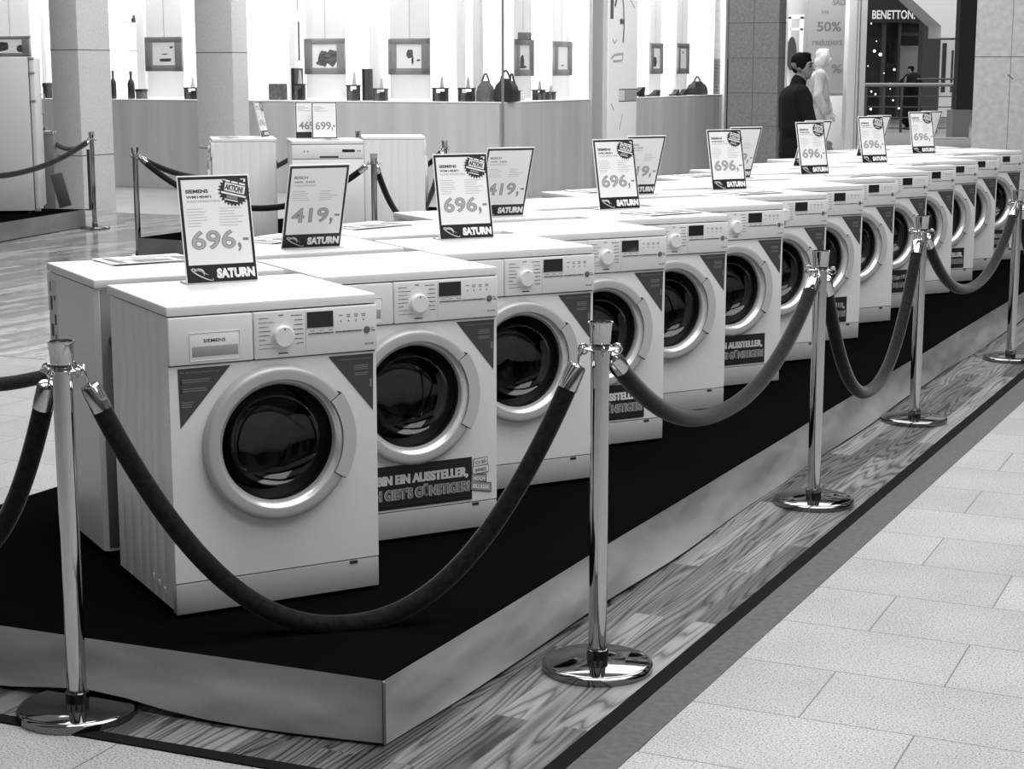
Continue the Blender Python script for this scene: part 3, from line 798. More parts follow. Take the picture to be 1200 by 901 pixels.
# hanging panels with framed pictures
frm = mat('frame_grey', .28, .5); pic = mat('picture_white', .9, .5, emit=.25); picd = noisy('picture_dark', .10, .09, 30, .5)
hl = ['at the left picture edge', 'between the two left pillars', 'left of the two above the grey appliances', 'right of the two above the grey appliances', 'just right of the glass corner', 'left of the portrait banner', 'right of the portrait banner', 'second right of the portrait banner', 'nearest the dark stone pillar']
def hanging(i, side, pa, pb, py0, py1, D, blobs, fr=(.20, .16)):
    sf = sA if side == 'A' else sB; s0, s1 = sf(pa), sf(pb); org, rz = (K, RA) if side == 'A' else (K, RB)
    x0, x1 = sorted((-s0, -s1) if side == 'A' else (s0, s1))
    b = MB(); b.box(x0, x1, .30, .315, SILL + .03, 4.19, hang, .002); 
    b.box((x0 + x1) / 2 - .004, (x0 + x1) / 2 + .004, .298, .301, zpx(py0, D), 4.19, mat('panel_joint', .4, .5))
    tag(b.build('hanging_panel', None, org, rz), 'tall pale hanging panel %s' % hl[i], 'panel', 'hanging panels in the shop windows')
    z0, z1 = zpx(py1, D), zpx(py0, D); w = x1 - x0; h = z1 - z0
    cx = (x0 + x1) / 2
    t = thing('framed_picture', 'grey framed picture %s' % hl[i], 'picture', org, rz, 'framed pictures in the shop windows')
    b = MB(); fx, fz = w * fr[0] * .9, h * fr[1]
    for q in ((x0 - .01, x1 + .01, z1 - fz, z1), (x0 - .01, x1 + .01, z0, z0 + fz * 1.15), (x0 - .01, x0 + fx, z0, z1), (x1 - fx, x1 + .01, z0, z1)): b.box(q[0], q[1], .262, .298, q[2], q[3], frm, .003)
    b.build('frame', t)
    b = MB(); b.box(x0 + .01, x1 - .01, .285, .297, z0 + .01, z1 - .01, pic)
    for (cx_, cz_, rx, rz_, n_) in blobs:
        X, Z = x0 + w * cx_, z1 - h * cz_
        b.prism([(X + w * rx * math.cos(2 * PI * k / n_ + PI / 4) * (1 + .18 * math.sin(k * 5.3)), Z + h * rz_ * math.sin(2 * PI * k / n_ + PI / 4) * (1 + .15 * math.cos(k * 3.7))) for k in range(n_)], 'y', .2835, .2848, picd)
    b.build('print', t)
hanging(0, 'A', -26, 21, 43, 67, 25.4, [(.3, .5, .2, .25, 9), (.75, .6, .1, .2, 7)])
hanging(1, 'A', 157.5, 199.5, 45, 84, 24.9, [(.52, .67, .24, .06, 4), (.7, .3, .05, .04, 6), (.5, .5, .1, .02, 5)])
hanging(2, 'A', 345, 391, 46.5, 87.5, 23.6, [(.46, .56, .13, .24, 10), (.68, .54, .15, .24, 11), (.34, .68, .08, .06, 6)])
hanging(3, 'A', 444, 491, 46.5, 88, 23.1, [(.58, .6, .03, .14, 5), (.52, .42, .09, .13, 9), (.72, .6, .06, .03, 5)])
hanging(4, 'B', 627, 646.5, 47.5, 89.5, 23.4, [(.38, .6, .12, .2, 7), (.4, .75, .25, .05, 6)])
hanging(5, 'B', 671, 690.5, 50, 89, 24.6, [(.5, .7, .1, .02, 5)])
hanging(6, 'B', 745, 765, 55, 85, 26.6, [(.6, .55, .28, .18, 6)], (.02, .16))
hanging(7, 'B', 782, 795, 52, 87, 27.9, [(.35, .6, .2, .18, 7)])
hanging(8, 'B', 813, 825, 52, 87, 28.8, [(.5, .3, .05, .05, 5)])

# goods standing on the window sill
darkg = mat('goods_black', .012, .4); midg = noisy('goods_grey', .12, .06, 20, .5); lightg = mat('goods_pale', .5, .5)
def place(side, px, o=.2):
    return (wA(sA(px), o, SILL), RA) if side == 'A' else (wB(sB(px), o, SILL), RB)
def bottle(side, px, h, r, lab, m=darkg):
    (p, rz) = place(side, px); t = thing('bottle', lab, 'bottle', p, rz, 'goods on the shop window sill')
    b = MB(); b.lathe([(r * .9, 0), (r, .01), (r, h * .55), (r * .8, h * .64), (r * .35, h * .72), (r * .35, h * .86)], m, n=20); b.build('body', t)
    b = MB(); b.lathe([(r * .42, h * .86), (r * .42, h * .98), (r * .3, h)], midg, n=16); b.build('cap', t)
def book(side, px, w, h, lab, m=darkg, d=.2, o=.2):
    (p, rz) = place(side, px, o); t = thing('book', lab, 'book', p, rz, 'goods on the shop window sill')
    b = MB(); b.box(-w / 2, -w / 2 + .008, 0, d, 0, h, m, .002); b.box(w / 2 - .008, w / 2, 0, d, 0, h, m, .002); b.box(-w / 2, w / 2, -.006, .004, 0, h, m, .002); b.build('cover', t)
    b = MB(); b.box(-w / 2 + .008, w / 2 - .008, .004, d - .008, .006, h - .008, paper); b.build('pages', t)
def gift(side, px, w, h, lab, m=midg, d=.14):
    (p, rz) = place(side, px); t = thing('box', lab, 'box', p, rz, 'goods on the shop window sill')
    b = MB(); b.box(-w / 2, w / 2, 0, d, 0, h * .8, m, .004); b.build('body', t)
    b = MB(); b.box(-w / 2 - .006, w / 2 + .006, -.006, d + .006, h * .72, h, darkg, .004); b.build('lid', t)
def table(side, px, w, h, lab):
    (p, rz) = place(side, px); t = thing('small_rack', lab, 'rack', p, rz, 'goods on the shop window sill')
    b = MB(); b.box(-w / 2, w / 2, 0, .12, h * .5, h * .55, darkg, .002); b.build('shelf', t)
    for x in (-w / 2 + .01, w / 2 - .01):
        b = MB(); b.box(x - .008, x + .008, .02, .1, 0, h * .52, darkg); b.build('leg', t)
    b = MB(); b.box(-w * .35, -w * .05, .02, .1, .0, h * .34, midg, .004); b.box(w * .05, w * .42, .02, .1, 0, h * .4, darkg, .004); b.lathe([(.03, h * .55), (.02, h * .8), (.012, h)], lightg, (w * .1, .06, 0), n=14); b.build('items', t)
def bag(side, px, w, h, lab, m, o=.12, d=.2):
    (p, rz) = place(side, px, o); t = thing('handbag', lab, 'bag', p, rz, 'goods on the shop window sill')
    b = MB(); bm = bmesh.new(); bmesh.ops.create_cube(bm, size=1)
    bmesh.ops.subdivide_edges(bm, edges=bm.edges[:], cuts=3, use_grid_fill=True)
    for v in bm.verts:
        x, y, z = v.co; z2 = z + .5; k = 1 - .28 * max(0, z2 - .45) / .55; kk = 1 - .6 * z2
        rnd = 1 - .16 * (abs(x) * 2) ** 4 * (abs(z) * 2) ** 3
        v.co = Vector((x * w * k * rnd, y * d * kk + d / 2, z2 * h * .74 * rnd))
    b.bm(bm, m); b.build('body', t)
    b = MB(); b.tube([(-w * .26 + w * .52 * q / 12, d / 2, h * .70 + h * .29 * math.sin(PI * q / 12)) for q in range(13)], .013, m, 8); b.build('handle', t)
def shoe(side, px, w, h, lab, flip=1):
    (p, rz) = place(side, px, .1); t = thing('shoe', lab, 'shoe', p, rz, 'goods on the shop window sill')
    pr = [(-.5, 0), (-.5, .12), (-.36, .30), (-.1, .34), (.15, .62), (.34, 1.), (.5, .98), (.46, .5), (.46, 0), (.36, 0), (.34, .36), (.12, .16), (-.08, .03)]
    b = MB(); b.prism([(x * w * flip, z * h) for x, z in pr], 'y', .0, .08, darkg); b.build('upper', t)
bottle('A', 121.5, .40, .042, 'tall black bottle beside the left stone pillar')
bottle('A', 142.5, .39, .05, 'tall black bottle left of the first framed picture')
gift('A', 151, .10, .14, 'small dark box right of the tall black bottle')
gift('A', 53.5, .10, .17, 'dark box at the left edge of the left pillar')
gift('A', 40, .06, .22, 'narrow dark box at the far left window', darkg)
table('A', 211, .21, .30, 'thin dark rack left of the middle pillar')
book('A', 311, .17, .22, 'dark grey box file right of the middle pillar', midg)
book('A', 329, .055, .43, 'tall dark book left of the appliances sign', darkg, .22, .3)
table('A', 338, .15, .40, 'little rack with white cone beside the tall dark book')
table('A', 402, .17, .38, 'little rack with white cone right of the second picture')
book('A', 412.5, .045, .42, 'tall dark book right of the second picture', darkg, .22, .3)
table('A', 434, .19, .30, 'dark rack under the third framed picture')
table('A', 505, .20, .32, 'dark rack right of the third framed picture')
table('A', 536, .21, .32, 'dark rack left of the big handbags')
bag('A', 560, .20, .36, 'grey handbag left of the black handbag', midg)
bag('A', 583, .27, .40, 'big black handbag at the glass corner', darkg, .14)
bag('B', 607, .26, .36, 'black handbag just right of the glass corner', darkg, .03, .12)
table('B', 621, .36, .25, 'dark rack right of the handbags')
table('B', 652, .26, .26, 'dark rack between the two narrow pictures')
table('B', 665, .22, .2, 'low dark rack left of the banner')
shoe('B', 754, .72, .15, 'dark high heeled shoe beside the banner label')
shoe('B', 775, .5, .10, 'flat dark shoe right of the high heeled one')
shoe('B', 800, .30, .10, 'dark shoe tip, left of the pair')
shoe('B', 809, .30, .10, 'dark shoe tip, right of the pair')
bag('B', 832, .62, .30, 'small dark handbag near the dark stone pillar', darkg)
# a few goods on glass shelves further up
def shelfgood(px, py0, py1, w, lab, D, m=darkg):
    z0, z1 = zpx(py1, D), zpx(py0, D); p = wA(sA(px), .62, 0)
    t = thing('glass_shelf', 'glass shelf with ' + lab, 'shelf', (p.x, p.y, 0), RA)
    b = MB(); b.box(-.13, .13, 0, .30, z0 - .012, z0, mat('shelf_glass', .7, .2), .001); b.build('shelf_board', t)
    g = thing('vase', lab, 'vase', (p.x, p.y, z0), RA, 'vases on the glass shelves')
    h = z1 - z0
    b = MB(); b.lathe([(w * .3, 0), (w * .5, h * .25), (w * .42, h * .55), (w * .18, h * .75), (w * .25, h)], m, (0, .12, 0), n=16); b.build('body', g)
shelfgood(121, 20, 28, .09, 'small dark vase high beside the left pillar', 25.4)
shelfgood(149.5, 15, 29, .10, 'dark vase on the upper shelf left of the first picture', 25.2)
shelfgood(125.5, 48, 60, .07, 'slim dark vase on the middle shelf by the left pillar', 25.4)
shelfgood(145, 52, 59, .06, 'tiny dark vase on the middle shelf left of the first picture', 25.2)
def shelfpic(px0, px1, py0, py1, lab, D, side='A', m=midg):
    sf = sA if side == 'A' else sB; org, rz = (K, RA) if side == 'A' else (K, RB)
    x0, x1 = sorted((-sf(px0), -sf(px1)) if side == 'A' else (sf(px0), sf(px1)))
    b = MB(); b.box(x0, x1, .90, .945, zpx(py1, D), zpx(py0, D), m, .004); tag(b.build('dark_poster', None, org, rz), lab, 'poster')
shelfpic(424, 436, 9, 29, 'small dark poster above the second and third pictures', 24.2); shelfpic(438, 443, 9, 29, 'narrow dark poster strip left of the third picture', 24.2)
shelfpic(571, 586, 40, 49, 'small dark poster above the black handbag', 23.3); shelfpic(303, 307, 2, 17, 'dark upright sign high by the middle pillar', 25, 'A', darkg); shelfpic(304, 308, 28, 72, 'long dark upright sign by the middle pillar', 25, 'A', darkg)

# portrait banner on the side front
bx0, bx1 = sB(708.5), sB(742)
t = thing('portrait_banner', 'tall white banner with line drawn face beside the glass corner shop', 'banner', (*K[:2], 0), RB)
b = MB(); b.box(bx0, bx1, -.06, -.02, .35, 4.0, mat('banner_white', .9, .5, emit=.12), .004); b.build('sheet', t)
bw = bx1 - bx0; Db = 26.
def stroke(b, pts, w, m):
    P_ = [(bx0 + bw * x, zpx(y, Db)) for x, y in pts]
    for (xa, za), (xb, zb) in zip(P_, P_[1:]):
        dx, dz = xb - xa, zb - za; L = math.hypot(dx, dz); nx, nz = -dz / L * w, dx / L * w
        b.quad([(xa + nx, -.0612, za + nz), (xa - nx, -.0612, za - nz), (xb - nx, -.0612, zb - nz), (xb + nx, -.0612, zb + nz)], m)
b = MB(); ink = mat('banner_ink', .12, .6); inkl = mat('banner_ink_pale', .5, .6)
for pts, w_, m_ in (([(.12, -40), (.10, 5), (.10, 26)], .06, ink), ([(.28, -20), (.26, 2), (.20, 12)], .03, ink), ([(.42, -10), (.5, 12), (.52, 34), (.49, 52)], .022, ink), ([(.38, 29), (.46, 27), (.5, 30)], .04, ink), ([(.6, -4), (.9, 12)], .012, inkl), ([(.12, 48), (.2, 53), (.28, 48)], .014, inkl), ([(.08, 70), (.2, 66), (.5, 64), (.46, 72), (.15, 73)], .018, inkl), ([(.5, 132), (.4, 150)], .012, inkl), ([(.1, 120), (.2, 128)], .014, inkl)): b = MB(); stroke(b, pts, w_, m_); b.build('drawn_line', t)
b = MB(); b.box(bx0 + bw * .36, bx1 - .01, -.0616, -.06, zpx(118.5, Db), zpx(104, Db), mat('banner_label', .8, .5)); b.box(bx0 + bw * .56, bx1 - .01, -.0622, -.061, zpx(117, Db), zpx(105.5, Db), mat('banner_label_grey', .42, .5))
b.box(bx0 + bw * .36, bx1 - .01, -.0622, -.061, zpx(105.2, Db), zpx(104, Db), printd); b.box(bx0 + bw * .36, bx1 - .01, -.0622, -.061, zpx(118.5, Db), zpx(117.3, Db), printd); b.build('label_strip', t)
# grey jamb left of the banner, dark jamb at the end of the side front
wallbox('trim_7', K, RB, sB(692), sB(704), -.03, .03, 0, 4.3, mat('jamb_grey', .5, .4)); wallbox('trim_8', K, RB, sB(704.5), sB(708), -.05, .02, 0, 4.3, whitewall)
wallbox('trim_9', K, RB, LB, LB + .35, -.02, .2, 0, zpx(70, 30.3), mat('jamb_dark', .012, .4)); wallbox('trim_10', K, RB, LB, LB + .35, -.02, .2, zpx(70, 30.3), 4.4, mat('jamb_grey', .5, .4))
wallbox('trim_11', K, RB, LB - .12, LB, -.04, .04, 0, 4.3, whitewall)

# ------------------------------------------------------------------ appliances standing behind the rear row
DX = lambda px, D: (px - 600) / 2039.7 * CP * D
GA = 'appliances on the platform behind'
def on2(o, x, y, rz, h=.21): o.location = (x, y, h); o.rotation_euler.z = rz
w1 = dup(proto, (0, 0, 0), 0, 'washing machine on the platform behind seen from its side, leaflet on top', GA, skip=('information_sticker', 'drain_hose', 'side_clips'))
on2(w1, -2.62, 15.28, R(-79))
w2 = dup(proto, (0, 0, 0), 0, 'washing machine on the platform behind, right of the dishwasher, turned to the right', GA, skip=('information_sticker', 'drain_hose', 'side_clips'))
on2(w2, -.80, 15.80, R(96))
t = thing('dishwasher', 'white dishwasher with front panel facing us, two price signs on top', 'dishwasher', (-1.535, 14.62, .21), R(11), GA)
b = MB(); b.box(-.297, .297, .02, .57, .02, .82, enamel, .003)
for x in (-.26, .26):
    for y in (.06, .52): b.lathe([(.02, 0), (.02, .021)], rubber, (x, y, 0), n=14)
b.build('cabinet', t)
b = MB(); b.box(-.3, .3, -.005, .60, .82, .85, lidm, .004); b.build('worktop', t)
b = MB(); b.box(-.297, .297, -.004, .02, .70, .815, panelm, .004); cp = b.build('control_panel', t)
b = MB(); b.box(-.07, .09, -.0055, -.002, .706, .722, gap, .002); b.build('grip_recess', cp)
b = MB(); b.box(.12, .225, -.0055, -.002, .752, .776, lcd, .001); b.build('display', cp)
b = MB()
for x in (-.2, -.17, .245, .262): b.box(x, x + .01, -.0055, -.003, .758, .768, printd)
b.build('buttons', cp)
b = MB(); b.box(-.297, .297, 0, .02, .11, .696, enamel, .004); b.build('door', t)
b = MB(); b.box(-.29, .29, .03, .05, .01, .105, plinthm, .003); b.build('plinth_panel', t)
# signs and leaflets on them
o = dup(sp, (-1.60, 15.02, .21 + .85), R(8), '699 price sign standing on the dishwasher behind', 'price signs on the appliances behind', skip=('price_figure', 'fine_print', 'band_lettering', 'action_seal', 'board'))
def plain_sign(root, price, band):
    W = SW / 2; M = Matrix.Rotation(-R(8), 4, 'X')
    b = MB(); b.box(-W, W, -.002, .002, .003, SH, whitep, .0008); b.box(-W + .003, W - .003, -.0026, -.0015, .004, SH - .004, blackp)
    b.box(-W + .011, W - .011, -.0030, -.0020, .055 if band else .012, SH - .013, paper); b.xf(M).build('board', root)
    b = MB(); b.text(price, -W + .03, W - .055, SH - .24, SH - .17, -.0033, pricem, .02); b.text(',-', W - .05, W - .02, SH - .25, SH - .20, -.0033, pricem, .02); b.xf(M).build('price_figure', root); b = MB()
    for i, w_ in enumerate((.06, .09, .05, .11)): b.box(-W + .024, -W + .024 + w_, -.0036, -.003, SH - .045 - .012 * i, SH - .042 - .012 * i, printm)
    b.xf(M).build('fine_print', root)
plain_sign(o, '699', False)
o2 = dup(sb, (-1.75, 15.10, 1.06), R(8), 'price sign half hidden behind the 699 sign on the dishwasher', 'price signs on the appliances behind', skip=('price_figure', 'fine_print', 'band_lettering', 'action_seal', 'board'))
plain_sign(o2, '469', True)
o3 = dup(sp, (-2.17, 15.45, 1.06), R(80), 'price sign turned edge on, standing on the left washing machine behind', 'price signs on the appliances behind')
for x, y, rz, lab in ((-2.42, 15.2, .4, 'leaflets on the left washing machine behind'), (-1.50, 14.80, .2, 'leaflets before the 699 sign on the dishwasher')):
    o = dup(l0, (x, y, 1.06), rz, lab, 'leaflets on the machines')
# rope posts of the second display
Q = {'g': (-3.31, 15.4), 'h': (-1.12, 14.20), 'i': (-.65, 16.95), 'j': (-1.72, 19.6), 'k': (-4.37, 18.25), 'l': (-4.70, 20.25 - 3.0 + 2.4), 'm': (-5.23, 14.6), 'n': (-2.1, 18.6)}
Q['l'] = (-5.25, 19.75)
ql = {'g': 'rope post behind the left rear machine, at the corner of the second platform', 'h': 'rope post right of the first 419 sign, before the dishwasher', 'i': 'rope post just behind the second 696 sign',
      'j': 'rope post beyond the dishwasher, its rope end showing above the lid', 'k': 'rope post beside the left pillar, at the left platform', 'l': 'rope post behind the tall fridge', 'm': 'rope post out of the picture on the left', 'n': 'rope post behind the left washing machine on the second platform'}
for k in 'ghijklmn':
    o = dup(p0, (Q[k][0], Q[k][1], 0), .3, ql[k], 'rope posts round the second display'); o.scale = (1, 1, 1.04 if k in 'kl' else 1.0)
def rp2(lab, a, c, sag, zr=.884): make_rope(lab, Q[a], Q[c], sag, 2.1, .026, 'ropes round the second display', zr, .05, None, 40)
rp2('dark rope passing before the appliances behind the first 696 sign', 'g', 'h', .40)
rp2('dark rope hanging in a deep loop right of the first 419 sign', 'h', 'i', .56)
rp2('dark rope going back behind the left appliances', 'g', 'n', .28)
rp2('dark rope rising behind the dishwasher', 'j', 'i', .3)
make_rope('dark rope sagging across the tall fridge at the left', Q['k'], Q['m'], .26, 2.1, .027, 'ropes round the second display', .922, .05)
make_rope('short dark rope from the tall fridge to the post by the left pillar', Q['k'], Q['l'], .12, 2.1, .027, 'ropes round the second display', .922, .05)

# tall fridge on the left platform
fx, fy = DX(33, 17.9), 17.9
t = thing('fridge', 'tall pale fridge cut off by the left picture edge', 'fridge', (fx, fy, .19), R(9))
frg = mat('fridge_grey', .60, .4)
b = MB(); b.box(-.70, 0, 0, .62, .03, 1.575, frg, .006)
for x in (-.64, -.06):
    for y in (.06, .56): b.lathe([(.022, 0), (.022, .032)], rubber, (x, y, 0), n=14)
b.build('cabinet', t)
b = MB(); b.box(.008, .055, .0, .62, .05, 1.57, frg, .008); d1 = b.build('door', t)
b = MB(); z = 1.0; b.tube([(.055, .56, z), (.085, .56, z), (.085, .56, z + .2), (.055, .56, z + .2)], .009, chrome, 10); b.build('door_handle', d1)
b = MB()
for z in (1.565, 1.42, 1.14, .035): b.box(.001, .058, -.006, .05, z - .012, z + .012, steel, .002)
b.build('hinges', t)
# board leaning and thin rod behind it
b = MB(); M = Matrix.Rotation(R(-14), 4, 'Y'); b.box(-.06, .07, 0, .03, 0, .36, mat('board_brown', .07, .5), .004); b.xf(M)
tag(b.build('leaning_board', None, (DX(69, 18.6), 18.6, .205), 0), 'dark board leaning behind the fridge platform, below the ropes', 'board')
b = MB(); b.box(-.07, .07, 0, .16, 0, .95, mat('stand_grey', .16, .4), .004); b.box(-.075, .075, -.005, .165, .95, .985, chrome, .004)
tag(b.build('display_stand', None, (DX(50.5, 19.2), 19.2, 0), 0), 'grey display stand between the fridge and the left pillar', 'stand')
b = MB(); b.lathe([(.06, 0), (.06, .01), (.016, .014), (.016, .62), (.02, .63), (0, .635)], mat('rod_dark', .06, .4), n=16)
tag(b.build('thin_rod', None, (DX(95, 18.2), 18.35, .19), 0), 'thin dark rod standing on the left platform end', 'rod')

# ------------------------------------------------------------------ figures
def blob(caps, vox, m, name, parent, smooth=3):
    """one continuous skin grown over tapered bones (p, q, r_p, r_q) and ellipsoids (c, (rx, ry, rz))"""
    bm = bmesh.new()
    def sph(c, r, M=None):
        g = bmesh.ops.create_uvsphere(bm, u_segments=18, v_segments=12, radius=1)
        for v in g['verts']:
            w = Vector((v.co.x * r[0], v.co.y * r[1], v.co.z * r[2])); v.co = (M @ w if M else w) + Vector(c)
    for e in caps:
        if len(e) == 2: sph(e[0], e[1])
        elif len(e) == 3: sph(e[0], e[1], Matrix.Rotation(e[2], 3, 'Y'))
        else:
            p, q, a, c = Vector(e[0]), Vector(e[1]), e[2], e[3]; d = q - p
            sph(p, (a, a, a)); sph(q, (c, c, c))
            g = bmesh.ops.create_cone(bm, cap_ends=True, segments=18, radius1=a, radius2=c, depth=d.length)
            M = Matrix.Translation((p + q) / 2) @ d.to_track_quat('Z', 'Y').to_matrix().to_4x4()
            for v in g['verts']: v.co = M @ v.co
    me = bpy.data.meshes.new('tmp'); bm.to_mesh(me); bm.free()
    o = bpy.data.objects.new('tmp', me); C.objects.link(o)
    r = o.modifiers.new('r', 'REMESH'); r.mode = 'VOXEL'; r.voxel_size = vox
    s = o.modifiers.new('s', 'SMOOTH'); s.factor = .5; s.iterations = smooth
    dg = bpy.context.evaluated_depsgraph_get(); me2 = bpy.data.meshes.new_from_object(o.evaluated_get(dg))
    bpy.data.objects.remove(o); bpy.data.meshes.remove(me)
    me2.materials.clear(); me2.materials.append(m); me2.polygons.foreach_set('use_smooth', [True] * len(me2.polygons))
    o = bpy.data.objects.new(name, me2); me2.name = name; C.objects.link(o); o.parent = parent
    return o
def V(*a): return Vector(a)
def hand(w, d, side, s=1):
    """palm, four unequal bent fingers and a side thumb; w = wrist, d = forearm direction"""
    d = d.normalized(); a = V(0, 1, 0) * side; a = (a - d * a.dot(d)).normalized(); n = d.cross(a)   # a: across towards the thumb
    k = V(1, 0, 0)
    k = (k - d * k.dot(d)).normalized() if abs(d.dot(k)) < .95 else a          # knuckles run along k
    nn = d.cross(k); out = [(w, w + d * .085 * s, .027 * s, .030 * s)]
    for i, L in enumerate((.064, .074, .069, .052)):
        b0 = w + d * .088 * s + k * (.030 - .020 * i) * s; b1 = b0 + d * L * .5 * s + nn * side * -.006; b2 = b1 + (d * .75 + nn * side * -.55).normalized() * L * .5 * s
        out += [(b0, b1, .0095 * s, .009 * s), (b1, b2, .009 * s, .0075 * s)]
    t0 = w + d * .03 * s + k * .026 * s; t1 = t0 + (d * .7 + k * .6).normalized() * .04 * s; t2 = t1 + (d * .95 + k * .1).normalized() * .03 * s
    return out + [(t0, t1, .012 * s, .0105 * s), (t1, t2, .0105 * s, .008 * s)]
def figure(name, label, cat, loc, rz, pose, skin, hairm, top, bottom, shoem, coat=.82, hair='short', face=True, vox=.009, slim=1., collar=True):
    t = thing(name, label, cat, loc, rz)
    hy = pose.get('head', 0); Hc = V(*pose.get('headpos', (.03, 0, 1.66)))
    def H(x, y, z): c, q = math.cos(hy), math.sin(hy); return (Hc.x + x * c - y * q, Hc.y + x * q + y * c, Hc.z + z)
    sh = {1: V(0, .185 * slim, 1.43), -1: V(0, -.185 * slim, 1.43)}
    caps = [((0, 0, .95), (0, 0, 1.12), .135 * slim, .125 * slim), ((0, 0, 1.12), (.0, 0, 1.34), .125 * slim, .145 * slim), ((0, -.1, 1.38), (0, .1, 1.38), .10, .10), ((-.01, 0, 1.42), (.01, 0, 1.56), .062, .055)]
    # head: skull, face, jaw, nose, brow, ears
    caps += [(H(-.012, 0, .035), (.095, .074, .09)), (H(.022, 0, -.02), (.070, .062, .095)), (H(.045, 0, -.075), (.040, .040, .034)), (H(.088, 0, .012), H(.108, 0, -.022), .010, .014),
             (H(.078, -.03, .03), H(.078, .03, .03), .014, .014), (H(.082, -.018, -.057), H(.082, .018, -.057), .009, .009), (H(-.01, .074, -.005), (.022, .010, .032)), (H(-.01, -.074, -.005), (.022, .010, .032)),
             (H(.02, 0, -.06), (.01, 0, 1.52), .05, .052)]
    arms, legs = [], []
    for s in (1, -1):
        e, w = V(*pose['elbow'][s]), V(*pose['wrist'][s]); caps += [(sh[s], e, .05, .040), (e, w, .040, .028)] + hand(w, w - e, s)
        arms.append((sh[s], e, w))
        hp, k, a = V(0, .09 * s, .92), V(*pose['knee'][s]), V(*pose['ankle'][s]); f = V(.13, 0, -.045)
        caps += [(hp, k, .085, .058), (k, a, .056, .038), (a, a + f, .04, .035)]; legs.append((hp, k, a, f, s))
    blob(caps, vox, skin, 'body', t, 2)
    # clothes follow the body
    j = [((0, -.03, coat + .07), (0, -.02, 1.12), .165 * slim, .155 * slim), ((0, .03, coat + .07), (0, .02, 1.12), .165 * slim, .155 * slim), ((-.01, -.06, 1.12), (-.02, -.06, 1.36), .155 * slim, .150 * slim), ((-.01, .06, 1.12), (-.02, .06, 1.36), .155 * slim, .150 * slim), ((0, -.13 * slim, 1.41), (0, .13 * slim, 1.41), .093, .093)]
    if coat < .7: j += [((0, 0, coat), (0, 0, 1.0), .20 * slim, .16 * slim)]
    for sh_, e, w in arms: j += [(sh_, e, .080, .066), (e, e.lerp(w, .93), .066, .048)]
    if collar: j += [((-.012, 0, 1.46), (.004, 0, 1.535), .080, .072)]
    blob(j, vox * 1.2, top, 'jacket', t, 3)
    tr = [((0, -.02, .96), (0, .02, .96), .145 * slim, .145 * slim)]
    for hp, k, a, f, s in legs: tr += [(hp, k, .102 * slim, .076 * slim), (k, a.lerp(k, .08), .076 * slim, .062 * slim)]
    blob(tr, vox * 1.3, bottom, 'trousers', t, 3)
    for hp, k, a, f, s in legs:
        fl = a.z - .085
        blob([(a + V(-.045, 0, -.035), a + V(.06, 0, -.035), .048, .046), (a + V(.06, 0, -.045), a + V(.165, 0, -.05), .045, .034)], vox, shoem, 'shoe', t, 1)
    hc = [(H(-.014, 0, .062), (.098, .079, .072)), (H(-.056, 0, .015), (.050, .068, .075)), (H(.004, .066, .026), (.050, .015, .052)), (H(.004, -.066, .026), (.050, .015, .052)), (H(.02, 0, .112), (.060, .054, .026)), (H(-.03, .03, .112), (.05, .035, .026))]
    if hair == 'bob': hc += [(H(-.05, 0, -.05), (.075, .092, .09)), (H(-.02, .07, -.02), (.05, .03, .09)), (H(-.02, -.07, -.02), (.05, .03, .09))]
    blob(hc, vox, hairm, 'hair', t, 2)
    if face:
        for s in (1, -1):
            b = MB(); b.sphere(H(.082, .030 * s, .008), .0105, eyem, n=12); b.build('eye', t)
            b = MB(); b.tube([H(.091, .014 * s, .032), H(.090, .032 * s, .037), H(.078, .048 * s, .032)], .0045, hairm, 6); b.build('eyebrow', t)
    return t
eyem = mat('eye_dark', .02, .3); skinm = mat('skin', .20, .55); hairb = mat('hair_dark', .006, .9, spec=.1); black = mat('cloth_black', .010, .9, spec=.15); blackt = mat('trousers_black', .008, .9); shoeb = mat('shoe_black', .01, .4)
figure('person', 'person in black jacket walking right, behind the far machines', 'person', (DX(936, 16.4), 16.4, 0), 0,
       dict(head=R(-24), headpos=(.035, 0, 1.665), elbow={-1: (.08, -.235, 1.15), 1: (-.06, .24, 1.16)}, wrist={-1: (.20, -.20, 1.0), 1: (.10, .26, .95)},
            knee={-1: (.15, -.09, .50), 1: (-.03, .09, .49)}, ankle={-1: (.22, -.09, .085), 1: (-.27, .09, .14)}), skinm, hairb, black, blackt, shoeb, coat=.80)
whitef = mat('mannequin_white', .62, .45); whitec = noisy('mannequin_cloth', .55, .12, 9, .7, stretch=(1, 1, .4), bump=.5); whiteh = mat('mannequin_hair', .72, .5)
figure('mannequin', 'white mannequin with pale coat and short hair in the window right of the person', 'mannequin', (DX(962, 25.2), 25.2, .15), R(-12),
       dict(head=R(8), headpos=(.03, 0, 1.66), elbow={-1: (-.02, -.25, 1.14), 1: (.05, .25, 1.15)}, wrist={-1: (.10, -.24, .88), 1: (.14, .22, .90)},
            knee={-1: (.05, -.08, .50), 1: (.02, .08, .50)}, ankle={-1: (.0, -.09, .085), 1: (-.02, .09, .085)}), whitef, whiteh, whitec, whitef, whitef, coat=.74, hair='bob', face=False, slim=.88)
b = MB(); b.lathe([(.42, 0), (.42, .14), (.40, .15), (0, .15)], whitewall, n=40); tag(b.build('pedestal', None, (DX(962, 25.2), 25.2, 0)), 'round white pedestal under the white mannequin', 'pedestal')
